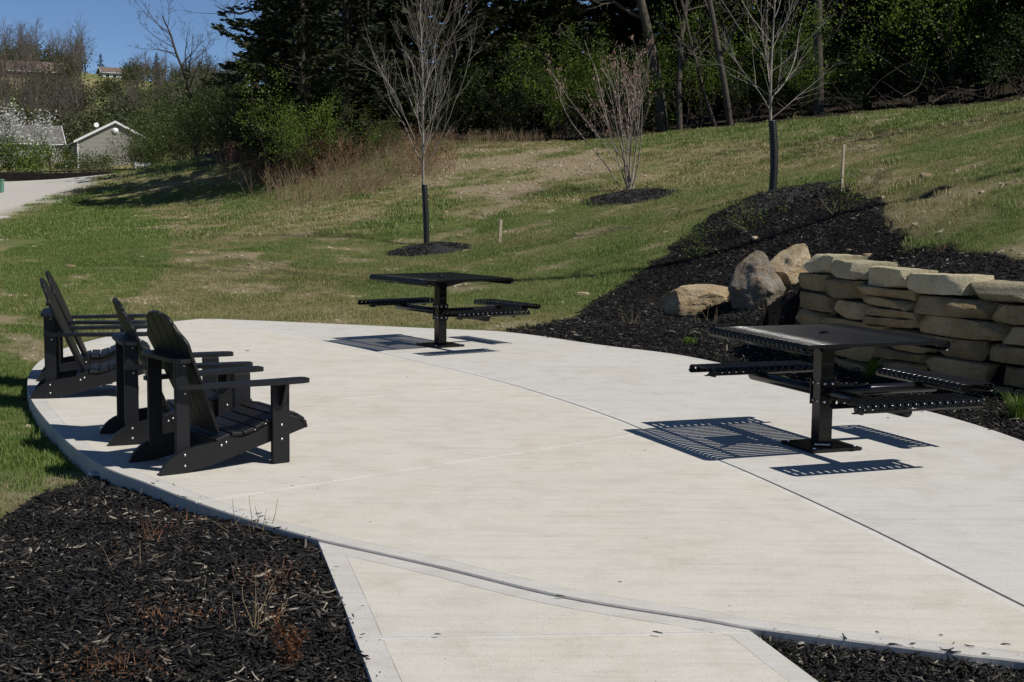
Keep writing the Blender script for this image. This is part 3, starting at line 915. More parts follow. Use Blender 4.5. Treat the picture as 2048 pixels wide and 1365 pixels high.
# ------------------------------------------------------------------ stone
def stone_mat(name, cols, gray=.35, rust=.4):
    m, nt, b, N, L = new_mat(name)
    tc = N.new("ShaderNodeTexCoord"); oi = N.new("ShaderNodeObjectInfo")
    of = N.new("ShaderNodeVectorMath"); of.operation = 'MULTIPLY_ADD'
    cx = N.new("ShaderNodeCombineXYZ")
    for i in range(3): L.new(oi.outputs["Random"], cx.inputs[i])
    L.new(cx.outputs[0], of.inputs[0]); of.inputs[1].default_value = (37, 91, 53); L.new(tc.outputs["Object"], of.inputs[2])
    P = of.outputs[0]
    mp = N.new("ShaderNodeMapping"); mp.inputs["Scale"].default_value = (1, 1, 3.0); L.new(P, mp.inputs[0])
    n1, n2, n3, n4 = noise(N, L, P, 3.2, 5, .6, .5), noise(N, L, P, 11, 6, .7), noise(N, L, P, 90, 4, .7), noise(N, L, mp.outputs[0], 9, 6, .65, .6)
    r = ramp(N, [(.25, cols[0]), (.5, cols[1]), (.75, cols[2])]); L.new(n1.outputs[0], r.inputs[0])
    ru = ramp(N, [(.50, (0, 0, 0)), (.68, (1, 1, 1))]); L.new(n4.outputs[0], ru.inputs[0])
    f1 = N.new("ShaderNodeMath"); f1.operation = 'MULTIPLY'; L.new(ru.outputs[0], f1.inputs[0]); f1.inputs[1].default_value = rust
    c = mixc(N, L, f1.outputs[0], r.outputs[0], (.30, .155, .055))
    gr = ramp(N, [(.48, (0, 0, 0)), (.62, (1, 1, 1))]); L.new(n2.outputs[0], gr.inputs[0])
    f2 = N.new("ShaderNodeMath"); f2.operation = 'MULTIPLY'; L.new(gr.outputs[0], f2.inputs[0]); f2.inputs[1].default_value = gray
    c = mixc(N, L, f2.outputs[0], c, (.30, .30, .29))
    br = N.new("ShaderNodeMath"); br.operation = 'MULTIPLY_ADD'; L.new(oi.outputs["Random"], br.inputs[0]); br.inputs[1].default_value = .6; br.inputs[2].default_value = .66
    hs = N.new("ShaderNodeHueSaturation"); L.new(br.outputs[0], hs.inputs["Value"]); L.new(c, hs.inputs["Color"])
    d3 = ramp(N, [(.34, (.45, .43, .40)), (.55, (1, 1, 1))]); L.new(n3.outputs[0], d3.inputs[0])
    c = mixc(N, L, .75, hs.outputs[0], d3.outputs[0], 'MULTIPLY')
    L.new(c, b.inputs["Base Color"])
    b.inputs["Roughness"].default_value = .9; b.inputs["Specular IOR Level"].default_value = .2
    ad = N.new("ShaderNodeMath"); ad.operation = 'MULTIPLY_ADD'; L.new(n2.outputs[0], ad.inputs[0]); ad.inputs[1].default_value = 2.5; L.new(n3.outputs[0], ad.inputs[2])
    bump(N, L, ad.outputs[0], 1.0, .02, b)
    return m
M['wallstone'] = stone_mat("ledge_stone", ((.23, .170, .080), (.37, .290, .155), (.47, .39, .235)), .22, .45)
M['capstone'] = stone_mat("sunlit_ledge_stone", ((.42, .36, .22), (.52, .46, .30), (.60, .54, .38)), .12, .15)  # top course lighter and yellower: sunlight on its tops put into the colour
M['boulder'] = stone_mat("sandstone", ((.34, .235, .115), (.49, .385, .23), (.62, .54, .39)), .30, .65)
M['boulder_grey'] = stone_mat("grey_sandstone", ((.30, .22, .12), (.42, .36, .27), (.56, .53, .47)), .5, .9)

rs = np.random.RandomState(11)
_g = bmesh.new(); bmesh.ops.create_cube(_g, size=2); bmesh.ops.subdivide_edges(_g, edges=_g.edges[:], cuts=8, use_grid_fill=True)
_g.verts.ensure_lookup_table()
CUBE_V = np.array([v.co[:] for v in _g.verts]); CUBE_F = np.array([[v.index for v in f.verts] for f in _g.faces]); _g.free()
def noise3(P, s, seed):
    o = seed * 7.31
    return (fbm(P[:, 0] * s + o, P[:, 1] * s + o, 1, 3) + fbm(P[:, 1] * s - o, P[:, 2] * s + o, 1, 3) + fbm(P[:, 2] * s + 2 * o, P[:, 0] * s - o, 1, 3)) / 3 - .5

def sharpen(me, deg):
    smooth(me)
    me.set_sharp_from_angle(angle=rad(deg))
    return me

def ledge_stone(l, h, d, seed):
    """a split block of ledge rock: x along the wall, y depth (front at -y), z up; flat faces, broken arrises"""
    p = CUBE_V.copy()
    r = np.random.RandomState(seed)
    half = np.array([l, d, h]) / 2
    # eight corners pushed about, faces stay ruled between them
    u = (p + 1) / 2
    q = np.zeros_like(p)
    for cx in (0, 1):
        for cy in (0, 1):
            for cz in (0, 1):
                w_ = (u[:, 0] if cx else 1 - u[:, 0]) * (u[:, 1] if cy else 1 - u[:, 1]) * (u[:, 2] if cz else 1 - u[:, 2])
                c_ = half * (2 * np.array([cx, cy, cz]) - 1) + np.array([r.uniform(-.13, .13) * h, r.uniform(-.15, .22) * h if cy == 0 else 0, r.uniform(-.08, .04) * h * (1 if cz else -1)])
                q += w_[:, None] * c_
    front = np.clip(1 - u[:, 1] * 1.6, 0, 1)
    q[:, 1] -= front * r.uniform(.02, .10) * h * (1 - p[:, 2] ** 2) * (1 - .4 * p[:, 0] ** 2)
    for _ in range(9):                                          # spalls and broken corners
        nn = np.array([r.uniform(-1, 1) * .7, -r.uniform(.35, 1), r.uniform(-1, 1)]); nn /= np.linalg.norm(nn)
        ext = np.abs(nn) @ half
        kk = q @ nn - ext * r.uniform(.66, .93)
        q -= np.clip(kk, 0, None)[:, None] * nn[None] * .95
    for sx in (-1, 1):                                          # worn ends
        nn = np.array([sx, -.25, r.uniform(-.35, .35)]); nn /= np.linalg.norm(nn)
        kk = q @ nn - (np.abs(nn) @ half) * r.uniform(.86, .95)
        q -= np.clip(kk, 0, None)[:, None] * nn[None] * .9
    N_ = p / np.linalg.norm(p, axis=1)[:, None]
    q += N_ * (noise3(q, 7, seed) * .045 + noise3(q, 22, seed + 3) * .022)[:, None]
    return sharpen(mesh_np("stone", q, CUBE_F), 24)

wall = thing("retaining_wall", "dry stacked tan stone retaining wall curving behind the nearer picnic table", "wall")
arc = np.concatenate([[0], np.cumsum(np.hypot(*np.diff(WALL, axis=0).T))])
def wall_at(s):
    x, y = np.interp(s, arc, WALL[:, 0]), np.interp(s, arc, WALL[:, 1])
    x2, y2 = np.interp(s + .05, arc, WALL[:, 0]), np.interp(s + .05, arc, WALL[:, 1])
    x1, y1 = np.interp(s - .05, arc, WALL[:, 0]), np.interp(s - .05, arc, WALL[:, 1])
    d = np.array([x2 - x1, y2 - y1]); d /= np.hypot(*d)
    return np.array([x, y]), d
fr = [-.06, .135, .31, .485, .655, .825, 1.0]
sd = 100
for c_ in range(6):
    s = -.02 + .055 * c_ + rs.uniform(0, .05)
    while s < 7.2:
        ln = rs.uniform(.42, 1.0) if c_ < 5 else rs.uniform(.50, .82)
        if s < 2: ln *= 1.22
        mid = s + ln / 2
        p, d = wall_at(mid)
        nb = np.array([-d[1], d[0]])
        H = wall_top(mid)
        z0, z1 = fr[c_] * H, fr[c_ + 1] * H
        dep = .36 if c_ < 5 else .40
        off = .018 * c_ + rs.uniform(-.035, .03)
        sd += 1
        split = c_ < 5 and rs.rand() < .10
        hh = z1 - z0
        for part in range(2 if split else 1):
            h_ = hh / 2 if split else hh
            zc = z0 + h_ * (part + .5)
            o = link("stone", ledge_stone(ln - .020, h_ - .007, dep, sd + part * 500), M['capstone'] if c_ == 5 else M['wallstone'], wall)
            ctr = p + nb * (dep / 2 + off)
            ang = math.atan2(d[1], d[0]) + rs.uniform(-.05, .05)
            o.matrix_basis = Matrix.Translation((ctr[0], ctr[1], zc)) @ Matrix.Rotation(ang, 4, 'Z') @ Matrix.Rotation(rs.uniform(-.025, .025), 4, 'Y')
        s += ln

_ico = bmesh.new(); bmesh.ops.create_icosphere(_ico, subdivisions=5, radius=1)
ICO_V = np.array([v.co[:] for v in _ico.verts]); ICO_F = np.array([[v.index for v in f.verts] for f in _ico.faces]); _ico.free()
_ico = bmesh.new(); bmesh.ops.create_icosphere(_ico, subdivisions=2, radius=1)
ICO_V2 = np.array([v.co[:] for v in _ico.verts]); ICO_F2 = np.array([[v.index for v in f.verts] for f in _ico.faces]); _ico.free()
def rock(dim, planes, seed, rough=.05, lo=False, shape=None):
    p = (ICO_V2 if lo else ICO_V).copy()
    F = ICO_F2 if lo else ICO_F
    for n, d in planes:                                        # chop flat faces
        n = np.array(n, float); n /= np.linalg.norm(n)
        k = p @ n - d
        p -= np.clip(k, 0, None)[:, None] * n[None] * .93
    if shape is not None: p = shape(p)
    N_ = p / (np.linalg.norm(p, axis=1)[:, None] + 1e-9)
    p = p + N_ * (noise3(p, 2.2, seed) * rough * 4 + noise3(p, 7, seed + 1) * rough * 2.2 + noise3(p, 20, seed + 2) * rough * .9)[:, None]
    return sharpen(mesh_np("boulder", p * np.array(dim), F), 20)

def put_rock(name, label, px, py, me, mat, rz=0, dz=0.0, group=None, cat="boulder", dy=0.0):
    q = hit(px, py)
    o = link(name, me, mat)
    o.location = (q[0], q[1] + dy, q[2] + dz)
    o.rotation_euler = (0, 0, rz)
    return tag(o, label, cat, group)
put_rock("boulder", "low flat topped tan boulder in the dark mulch, left of the other boulders", 1408, 636,
         rock((.56, .44, .34), [((.12, -.15, 1), .42), ((-.5, -.9, .6), .55), ((.5, -.8, .8), .6), ((-1, -.3, .1), .72), ((.1, -1, -.1), .55), ((1, -.5, .45), .62), ((-.6, .3, .9), .62)], 3, .055), M['boulder'], .1, .10, dy=.28)
def pear(p):
    q = p.copy()
    t = np.clip((p[:, 2] + .05) / 1.05, 0, 1)
    q[:, 0] *= 1 - .62 * t; q[:, 1] *= 1 - .35 * t
    q[:, 0] -= .10 * t
    return q
put_rock("boulder", "large upright grey and rust boulder with a pointed top beside the wall end", 1524, 620,
         rock((.45, .38, .49), [((-.6, -.8, .35), .50), ((.75, -.65, .25), .60), ((-.2, -.5, .9), .66), ((1, .1, .3), .72), ((.1, -1, -.55), .55), ((-1, .1, -.1), .78), ((.3, -.9, .5), .52), ((-.35, -1, -.1), .50), ((.8, -.5, -.4), .55), ((-.8, -.5, -.5), .6)], 8, .06, shape=pear), M['boulder_grey'], .0, .26, dy=.26)
put_rock("boulder", "tan leaning boulder wedged behind the top corner of the stone wall", 1598, 572,
         rock((.40, .34, .40), [((-.75, -.3, .85), .40), ((.2, -1, .1), .50), ((.9, -.3, .3), .62), ((-.9, -.3, -.5), .55), ((-.2, -.8, .7), .6), ((.5, -.9, -.3), .55)], 14, .06), M['boulder'], .15, .16, dy=.35)
small = [(1166, 592, .10, "fist sized tan stone lying on the grass by the mulch bed"), (1510, 478, .07, "small orange stone on the dark mulch slope above the boulders"), (1698, 503, .055, "small orange stone on the mulch just behind the wall top"),
         (140, 536, .10, "pale flat stone in the grass beyond the chairs, left"), (1735, 515, .09, "flat tan stone half buried in mulch behind the wall"), (1850, 358, .15, "tan clod of stone on the torn up bank at right"),
         (410, 1046, .045, "small flat reddish stone on the mulch near the patio edge"), (1330, 466, .06, "small pale stone at the grass edge of the hill bed")]
for i, (px, py, s_, lb) in enumerate(small):
    put_rock("small_rock", lb, px, py, rock((s_, s_ * .7, s_ * .55), [((0, 0, 1), .6), ((-.5, -1, .2), .6)], 30 + i, .06, True), M['boulder'], i, s_ * .2, cat="stone", group="loose stones on the ground")

# ------------------------------------------------------------------ bark mulch chips
M['chips'] = None
def chip_mat():
    m, nt, b, N, L = new_mat("dyed_bark")
    a = attr_node(N, "tint", 'INSTANCER')
    tc = N.new("ShaderNodeTexCoord")
    mp = N.new("ShaderNodeMapping"); mp.inputs["Scale"].default_value = (2, 14, 14); L.new(tc.outputs["Object"], mp.inputs[0])
    n = noise(N, L, mp.outputs[0], 9, 4, .7)
    r = ramp(N, [(.0, (.004, .0038, .0036)), (.55, (.0105, .0095, .0086)), (.78, (.026, .0228, .0192)), (.92, (.052, .045, .037)), (.982, (.13, .118, .10)), (1, (.30, .27, .215))])
    L.new(a.outputs["Fac"], r.inputs[0])
    r2 = ramp(N, [(.3, (.5, .5, .5)), (.7, (1.35, 1.33, 1.3))]); L.new(n.outputs[0], r2.inputs[0])
    L.new(mixc(N, L, 1.0, r.outputs[0], r2.outputs[0], 'MULTIPLY'), b.inputs["Base Color"])
    b.inputs["Roughness"].default_value = .6
    b.inputs["Specular IOR Level"].default_value = .22
    bump(N, L, n.outputs[0], .5, .004, b)
    return m
M['chips'] = chip_mat()
def chip(seed):
    r = np.random.RandomState(seed)
    l, w, t = r.uniform(.022, .070), r.uniform(.004, .013), r.uniform(.0025, .006)
    n = 4
    x = np.linspace(-.5, .5, n) * l
    wd = w * np.array([r.uniform(.2, .7), 1, r.uniform(.7, 1.1), r.uniform(.1, .6)]) / 2
    bend = r.uniform(-.12, .12) * l * (np.linspace(-1, 1, n) ** 2)
    yo = r.uniform(-.2, .2, n) * w
    V = []
    for i in range(n):
        for s, zz in ((-1, -1), (1, -1), (1, 1), (-1, 1)):
            V.append((x[i], yo[i] + s * wd[i], bend[i] + zz * t / 2 * r.uniform(.6, 1.2)))
    F = []
    for i in range(n - 1):
        for j in range(4): F.append((4 * i + j, 4 * i + (j + 1) % 4, 4 * i + 4 + (j + 1) % 4, 4 * i + 4 + j))
    F += [(3, 2, 1, 0), (4 * n - 4, 4 * n - 3, 4 * n - 2, 4 * n - 1)]
    me = mesh_np("bark_chip", V, F); me.materials.append(M['chips'])
    return me
CHIPS = variants("bark_chips", [chip(i) for i in range(14)])
def chips_on(name, zone, box_, dens, scale, rng, zoff=.008, zfun=None, extra=None):
    x0, x1, y0, y1 = box_
    n = int((x1 - x0) * (y1 - y0) * dens)
    x, y = rng.uniform(x0, x1, n), rng.uniform(y0, y1, n)
    k = zone(x, y)
    x, y = x[k], y[k]; n = len(x)
    z = (zfun or ground_fine)(x, y)
    rot = np.stack([rng.normal(0, .45, n), rng.normal(0, .30, n), rng.uniform(0, 6.28, n)], -1)
    scl = rng.uniform(.35, 1.35, n) * scale 
    t = rng.rand(n) ** 1.15
    t = np.clip(t + (fbm(x, y, 2.2, 3) - .5) * .22, 0, 1)
    P = np.stack([x, y, z + zoff + rng.uniform(0, .018, n)], -1)
    return scatter(name, P, rot, scl, t, CHIPS, 14)
def mulch_on(name, zone, box_, dens, scale, rng):
    """fine crumbs, ordinary chips, and a few long pale shreds"""
    chips_on(name, zone, box_, dens * .75, scale * .55, rng)
    chips_on(name, zone, box_, dens * .50, scale, rng, .010)
    chips_on(name, zone, box_, dens * .03, scale * 1.25, rng, .014)
rm = np.random.RandomState(21)
near_path = lambda x, y: ~inside(PATH_POLY, x, y) & ~inside(PATIO_POLY, x, y)
def z_front(x, y):
    jx, jy = (fbm(x, y, 1.6, 4) - .5) * .3, (fbm(x + 50, y + 20, 1.6, 4) - .5) * .3
    return inside(BED_FRONT, x + jx, y + jy) & near_path(x, y)
mulch_on("bark_mulch", z_front, (-3.2, -.2, 4.0, 8.4), 6200, 1.0, rm)
mulch_on("bark_mulch", lambda x, y: inside(BED_SIDE, x, y) & near_path(x, y), (.8, 3.2, 3.9, 5.4), 5200, 1.0, rm)
def z_hill(x, y):
    jx, jy = (fbm(x, y, 1.6, 4) - .5) * .5, (fbm(x + 50, y + 20, 1.6, 4) - .5) * .5
    d, e = wall_side(x, y)
    onwall = (d > -.03) & (d < .34) & (e < .1)
    return inside(BED_HILL, x + jx, y + jy) & near_path(x, y) & ~onwall
mulch_on("bark_mulch", z_hill, (-.4, 8.5, 4.6, 25.5), 1050, 1.35, rm)

# ------------------------------------------------------------------ crumbs of pale stone and clods on the bare ground
PEBBLES = variants("pebbles", [rock((.022, .017, .010), [((0, 0, 1), .5), ((.6, -1, .3), .6)], 60 + i, .07, True) for i in range(6)])
M['pebble'] = simple("pale_clods", (.33, .27, .185), .95, .35, 30)
for o_ in PEBBLES.objects: o_.data.materials.append(M['pebble'])
def pebbles_on(name, box_, dens, smin, smax, wfun):
    x0, x1, y0, y1 = box_
    n = int((x1 - x0) * (y1 - y0) * dens)
    x, y = rm.uniform(x0, x1, n), rm.uniform(y0, y1, n)
    k = (np.abs(x) < y * .40 + .5) & ~inside(PATIO_POLY, x, y) & (rm.rand(n) < wfun(x, y))
    x, y = x[k], y[k]; n = len(x)
    scatter(name, np.c_[x, y, ground_fine(x, y) + .002], np.c_[rm.normal(0, .2, n), rm.normal(0, .2, n), rm.uniform(0, 6.28, n)], rm.uniform(smin, smax, n) ** 1.0, rm.rand(n), PEBBLES, 6)
def w_bare(x, y):
    mul, bare, dry, lit, lot = masks(x, y)
    return (bare * .95 + .012) * (1 - mul) * (1 - lit) * (1 - lot) * np.clip(fbm(x, y, 2.5, 3) * 2.2 - .55, 0, 1)
pebbles_on("loose_clods", (-8, 10, 8.5, 24), 60, .4, 2.2, w_bare)
pebbles_on("loose_clods", (-12, 17, 24, 48), 26, .8, 3.0, w_bare)

# bark spilled over the slab edges
def spill(line, side, n, seed):
    rng = np.random.RandomState(seed)
    i = rng.randint(0, len(line) - 1, n); f = rng.rand(n)[:, None]
    p = line[i] * (1 - f) + line[i + 1] * f
    d = line[i + 1] - line[i]; nr = np.c_[-d[:, 1], d[:, 0]] / (np.hypot(d[:, 0], d[:, 1])[:, None] + 1e-9) * side
    q = p + nr * (rng.exponential(.035, n)[:, None] - .01)
    scatter("bark_mulch", np.c_[q, np.full(n, .004)], np.c_[rng.normal(0, .15, n), rng.normal(0, .15, n), rng.uniform(0, 6.28, n)], rng.uniform(.15, .85, n), rng.rand(n), CHIPS, 14)
i0 = int(np.argmin(np.hypot(*(S_left - L_left[10]).T)))
spill(S_left[i0:], 1, 26, 1)
spill(S_near[_k1:JEND + 3], 1, 30, 2)
i1 = int(np.argmin(np.hypot(*(S_far - L_far[3]).T)))
spill(S_far[i1:], -1, 60, 3)
pl_ = np.array(L_pathl[:3]); spill(np.vstack([pl_[0] + (pl_[1] - pl_[0]) * t for t in np.linspace(0, 1, 5)] + [pl_[1] + (pl_[2] - pl_[1]) * t for t in np.linspace(.1, 1, 5)]), 1, 24, 4)
# ------------------------------------------------------------------ grass
def grass_mat():
    m, nt, b, N, L = new_mat("grass_blades")
    a = attr_node(N, "tint", 'INSTANCER')
    g = N.new("ShaderNodeNewGeometry")
    r = ramp(N, [(0, (.082, .155, .020)), (.35, (.150, .215, .046)), (.6, (.205, .212, .074)), (.8, (.31, .265, .122)), (1, (.43, .36, .20))])
    ma = N.new("ShaderNodeMath"); ma.operation = 'MULTIPLY_ADD'; ma.use_clamp = True
    L.new(g.outputs["Random Per Island"], ma.inputs[0]); ma.inputs[1].default_value = .38; L.new(a.outputs["Fac"], ma.inputs[2])
    L.new(ma.outputs[0], r.inputs[0])
    L.new(r.outputs[0], b.inputs["Base Color"])
    b.inputs["Roughness"].default_value = .5; b.inputs["Specular IOR Level"].default_value = .3
    t = N.new("ShaderNodeBsdfTranslucent"); L.new(r.outputs[0], t.inputs[0])
    mx = N.new("ShaderNodeMixShader"); mx.inputs[0].default_value = .3
    L.new(b.outputs[0], mx.inputs[1]); L.new(t.outputs[0], mx.inputs[2]); L.new(mx.outputs[0], N["Material Output"].inputs[0])
    return m
M['grass'] = grass_mat()
def tuft(seed, n=26, rr=.07, h=.038, w=.0032, lean=.6):
    r = np.random.RandomState(seed)
    V, F = [], []
    for i in range(n):
        a, q = r.uniform(0, 6.28), rr * math.sqrt(r.rand())
        bx, by = q * math.cos(a), q * math.sin(a)
        hh = h * r.uniform(.5, 1.3); th = r.uniform(0, 6.28); ln = hh * r.uniform(.1, lean)
        dx, dy = math.cos(th), math.sin(th)
        wx, wy = -dy * w * .5, dx * w * .5
        k = len(V)
        for t, ww in ((0, 1), (.55, .8), (1, .12)):
            ox, oy, oz = bx + dx * ln * t * t, by + dy * ln * t * t, hh * t * (1 - .18 * t)
            V += [(ox - wx * ww, oy - wy * ww, oz), (ox + wx * ww, oy + wy * ww, oz)]
        F += [(k, k + 1, k + 3, k + 2), (k + 2, k + 3, k + 5, k + 4)]
    me = mesh_np("grass_tuft", V, F); me.materials.append(M['grass'])
    return me
TUFTS = variants("grass_tufts", [tuft(i) for i in range(8)])
TUFTS_FAR = variants("grass_tufts_far", [tuft(40 + i, 34, .17, .055, .010, .8) for i in range(6)])
rg = np.random.RandomState(3)
GREENER = outline([(0, 450), (120, 400), (230, 370), (300, 420), (340, 470), (340, 540), (220, 640), (60, 700), (0, 900)])
def grass_on(name, box_, dens, coll, nv, smin, smax, keep=None):
    x0, x1, y0, y1 = box_
    n = int((x1 - x0) * (y1 - y0) * dens)
    x, y = rg.uniform(x0, x1, n), rg.uniform(y0, y1, n)
    k = (np.abs(x) < y * .46 + 1.6) & ~inside(PATIO_POLY, x, y) & ~inside(PATH_POLY, x, y)
    if keep is not None: k &= keep(x, y)
    x, y = x[k], y[k]
    mul, bare, dry, lit, lot = masks(x, y)
    p = (1 - mul) * (1 - lot) * (1 - lit * .97) * (1 - bare * .86) * np.clip(.62 + .8 * fbm(x, y, 1.7, 3) - dry * .22, 0, 1)
    k = rg.rand(len(x)) < p
    x, y, dry, bare = x[k], y[k], dry[k], bare[k]
    n = len(x)
    lush = np.clip((fbm(x + 5, y + 3, .9, 4) - .5) * 2.2, -.5, .6)
    t = np.clip(.26 + dry * .27 + bare * .3 - lush * .26 + rg.normal(0, .11, n), 0, .95)
    t = np.where((x < -2.2) & (y < 12.5), t * .25, t)
    s = rg.uniform(smin, smax, n) * np.clip(1.05 + lush * .45 - bare * .3, .6, 1.5)
    s = np.where((x < -2.2) & (y < 12.5), s * 1.05, s)
    gl = inside(GREENER, x, y)
    t = np.where(gl, t * .42, t)
    rot = np.stack([rg.normal(0, .08, n), rg.normal(0, .08, n), rg.uniform(0, 6.28, n)], -1)
    return scatter(name, np.stack([x, y, ground_fine(x, y) - .004], -1), rot, s, t, coll, nv)
grass_on("grass", (-6, 8, 6.3, 17), 380, TUFTS, 8, .6, 1.25)
grass_on("grass", (-10, 12, 17, 30), 230, TUFTS, 8, .8, 1.5)
grass_on("grass", (-19, 19, 30, 48), 34, TUFTS_FAR, 6, .8, 1.4)
grass_on("grass", (-34, 6, 48, 95), 7, TUFTS_FAR, 6, 1.2, 2.2)
# coarse tufts and torn sods on the disturbed bank, stray weeds elsewhere
def rough(x, y): return (inside(BARE[4], x + (fbm(x, y, 1.3, 3) - .5) * 2, y) & (fbm(x, y, 1.7, 3) > .47)) | (rg.rand(len(x)) < .010)
grass_on("grass", (-9, 10, 9, 26), 60, TUFTS, 8, 1.6, 3.0, rough)
# ------------------------------------------------------------------ trees
def bark(name, c0, c1, scale=30):
    m, nt, b, N, L = new_mat(name)
    tc = N.new("ShaderNodeTexCoord")
    mp = N.new("ShaderNodeMapping"); mp.inputs["Scale"].default_value = (1, 1, .25); L.new(tc.outputs["Object"], mp.inputs[0])
    n = noise(N, L, mp.outputs[0], scale, 5, .7); n2 = noise(N, L, tc.outputs["Object"], 1.7, 3)
    r = ramp(N, [(.3, c0), (.7, c1)]); L.new(n.outputs[0], r.inputs[0])
    r2 = ramp(N, [(.3, (.7, .7, .7)), (.7, (1.15, 1.12, 1.1))]); L.new(n2.outputs[0], r2.inputs[0])
    L.new(mixc(N, L, 1.0, r.outputs[0], r2.outputs[0], 'MULTIPLY'), b.inputs["Base Color"])
    b.inputs["Roughness"].default_value = .85; b.inputs["Specular IOR Level"].default_value = .2
    bump(N, L, n.outputs[0], .6, .02, b)
    return m
M['bark_pale'] = bark("pale_sapling_bark", (.20, .175, .14), (.38, .345, .295), 60)
M['bark_grey'] = bark("grey_bark", (.040, .034, .027), (.12, .102, .083))
M['bark_dark'] = bark("dark_bark", (.030, .024, .019), (.085, .068, .052))
M['twig_far'] = bark("hillside_twigs", (.075, .064, .052), (.165, .142, .116), 3)
M['twig_red'] = bark("reddish_dry_stems", (.15, .075, .045), (.27, .15, .095), 20)
M['twig_straw'] = bark("straw_stems", (.16, .12, .07), (.32, .25, .15), 20)
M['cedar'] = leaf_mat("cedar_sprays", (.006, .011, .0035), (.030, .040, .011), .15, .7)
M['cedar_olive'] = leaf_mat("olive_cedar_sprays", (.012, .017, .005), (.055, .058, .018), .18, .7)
M['spring'] = leaf_mat("young_spring_leaves", (.050, .095, .012), (.18, .255, .035), .45)
M['spring_dull'] = leaf_mat("dull_spring_leaves", (.036, .056, .013), (.12, .145, .040), .4)
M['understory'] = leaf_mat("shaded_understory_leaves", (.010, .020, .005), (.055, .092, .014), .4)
M['bud'] = leaf_mat("pinkish_buds", (.20, .115, .085), (.36, .25, .19), .3)
M['blossom'] = leaf_mat("white_blossom", (.42, .43, .38), (.66, .66, .60), .3)
M['hill_leaf'] = leaf_mat("hillside_new_leaves", (.034, .046, .016), (.092, .102, .038), .3)
M['dead_leaf'] = leaf_mat("dead_leaves", (.10, .055, .03), (.25, .15, .085), .2)

def branch(rng, p0, d0, length, r0, seg=7, wob=.12, upw=.0, taper=.18):
    """a wandering tapered limb"""
    pts = [np.array(p0, float)]; d = np.array(d0, float); d /= np.linalg.norm(d)
    st = length / seg
    for i in range(seg):
        d = d + rng.normal(0, wob, 3); d[2] += upw
        d /= np.linalg.norm(d)
        pts.append(pts[-1] + d * st)
    return np.array(pts), r0 * np.linspace(1, taper, seg + 1)

def along(pts, t):
    k = t * (len(pts) - 1); i = min(int(k), len(pts) - 2); f = k - i
    return pts[i] * (1 - f) + pts[i + 1] * f, pts[i + 1] - pts[i]

def side_dir(rng, d, ang):
    d = d / (np.linalg.norm(d) + 1e-9)
    u = np.cross(d, rng.normal(size=3)); u /= np.linalg.norm(u) + 1e-9
    return d * math.cos(ang) + u * math.sin(ang)

def ramify(rng, base, spec, out, tips, rmin=.0022):
    """spec: list of (count, t0, t1, angle, length ratio, radius ratio, wobble, upward) per level"""
    if not spec:
        return
    n, t0, t1, ang, lr, rr, wob, upw = spec[0]
    for pts, rd in base:
        L_ = np.linalg.norm(np.diff(pts, axis=0), axis=1).sum()
        new = []
        for i in range(n if isinstance(n, int) else rng.randint(n[0], n[1] + 1)):
            t = rng.uniform(t0, t1)
            p, d = along(pts, t)
            r_ = np.interp(t, np.linspace(0, 1, len(rd)), rd) * rr
            b_ = branch(rng, p, side_dir(rng, d, ang * rng.uniform(.65, 1.35)), L_ * lr * rng.uniform(.6, 1.25) * (1.15 - .6 * t), max(r_, rmin), 5, wob, upw)
            new.append(b_)
        out += new
        if len(spec) == 1: tips += [b_[0][-1] for b_ in new] + [b_[0][-3] for b_ in new]
        ramify(rng, new, spec[1:], out, tips, rmin)

# --- two guarded saplings -------------------------------------------------
def corrugated(name, h, r, lean, n=44):
    prof = []
    for i in range(n):
        z = h * i / n
        prof += [(r * .93, z), (r, z + h / n * .3), (r, z + h / n * .65), (r * .93, z + h / n * .95)]
    prof = [(r * .93, -.06)] + prof + [(r * .80, h), (r * .80, h - .25)]
    me = smooth(lathe(name, prof, 14))
    V = np.array([v.co[:] for v in me.vertices])
    V[:, 0] += lean[0] * V[:, 2] + lean[2] * np.sin(np.clip(V[:, 2] / h, 0, 1) * 3.14); V[:, 1] += lean[1] * V[:, 2]
    me.vertices.foreach_set("co", V.astype(np.float32).ravel())
    return me

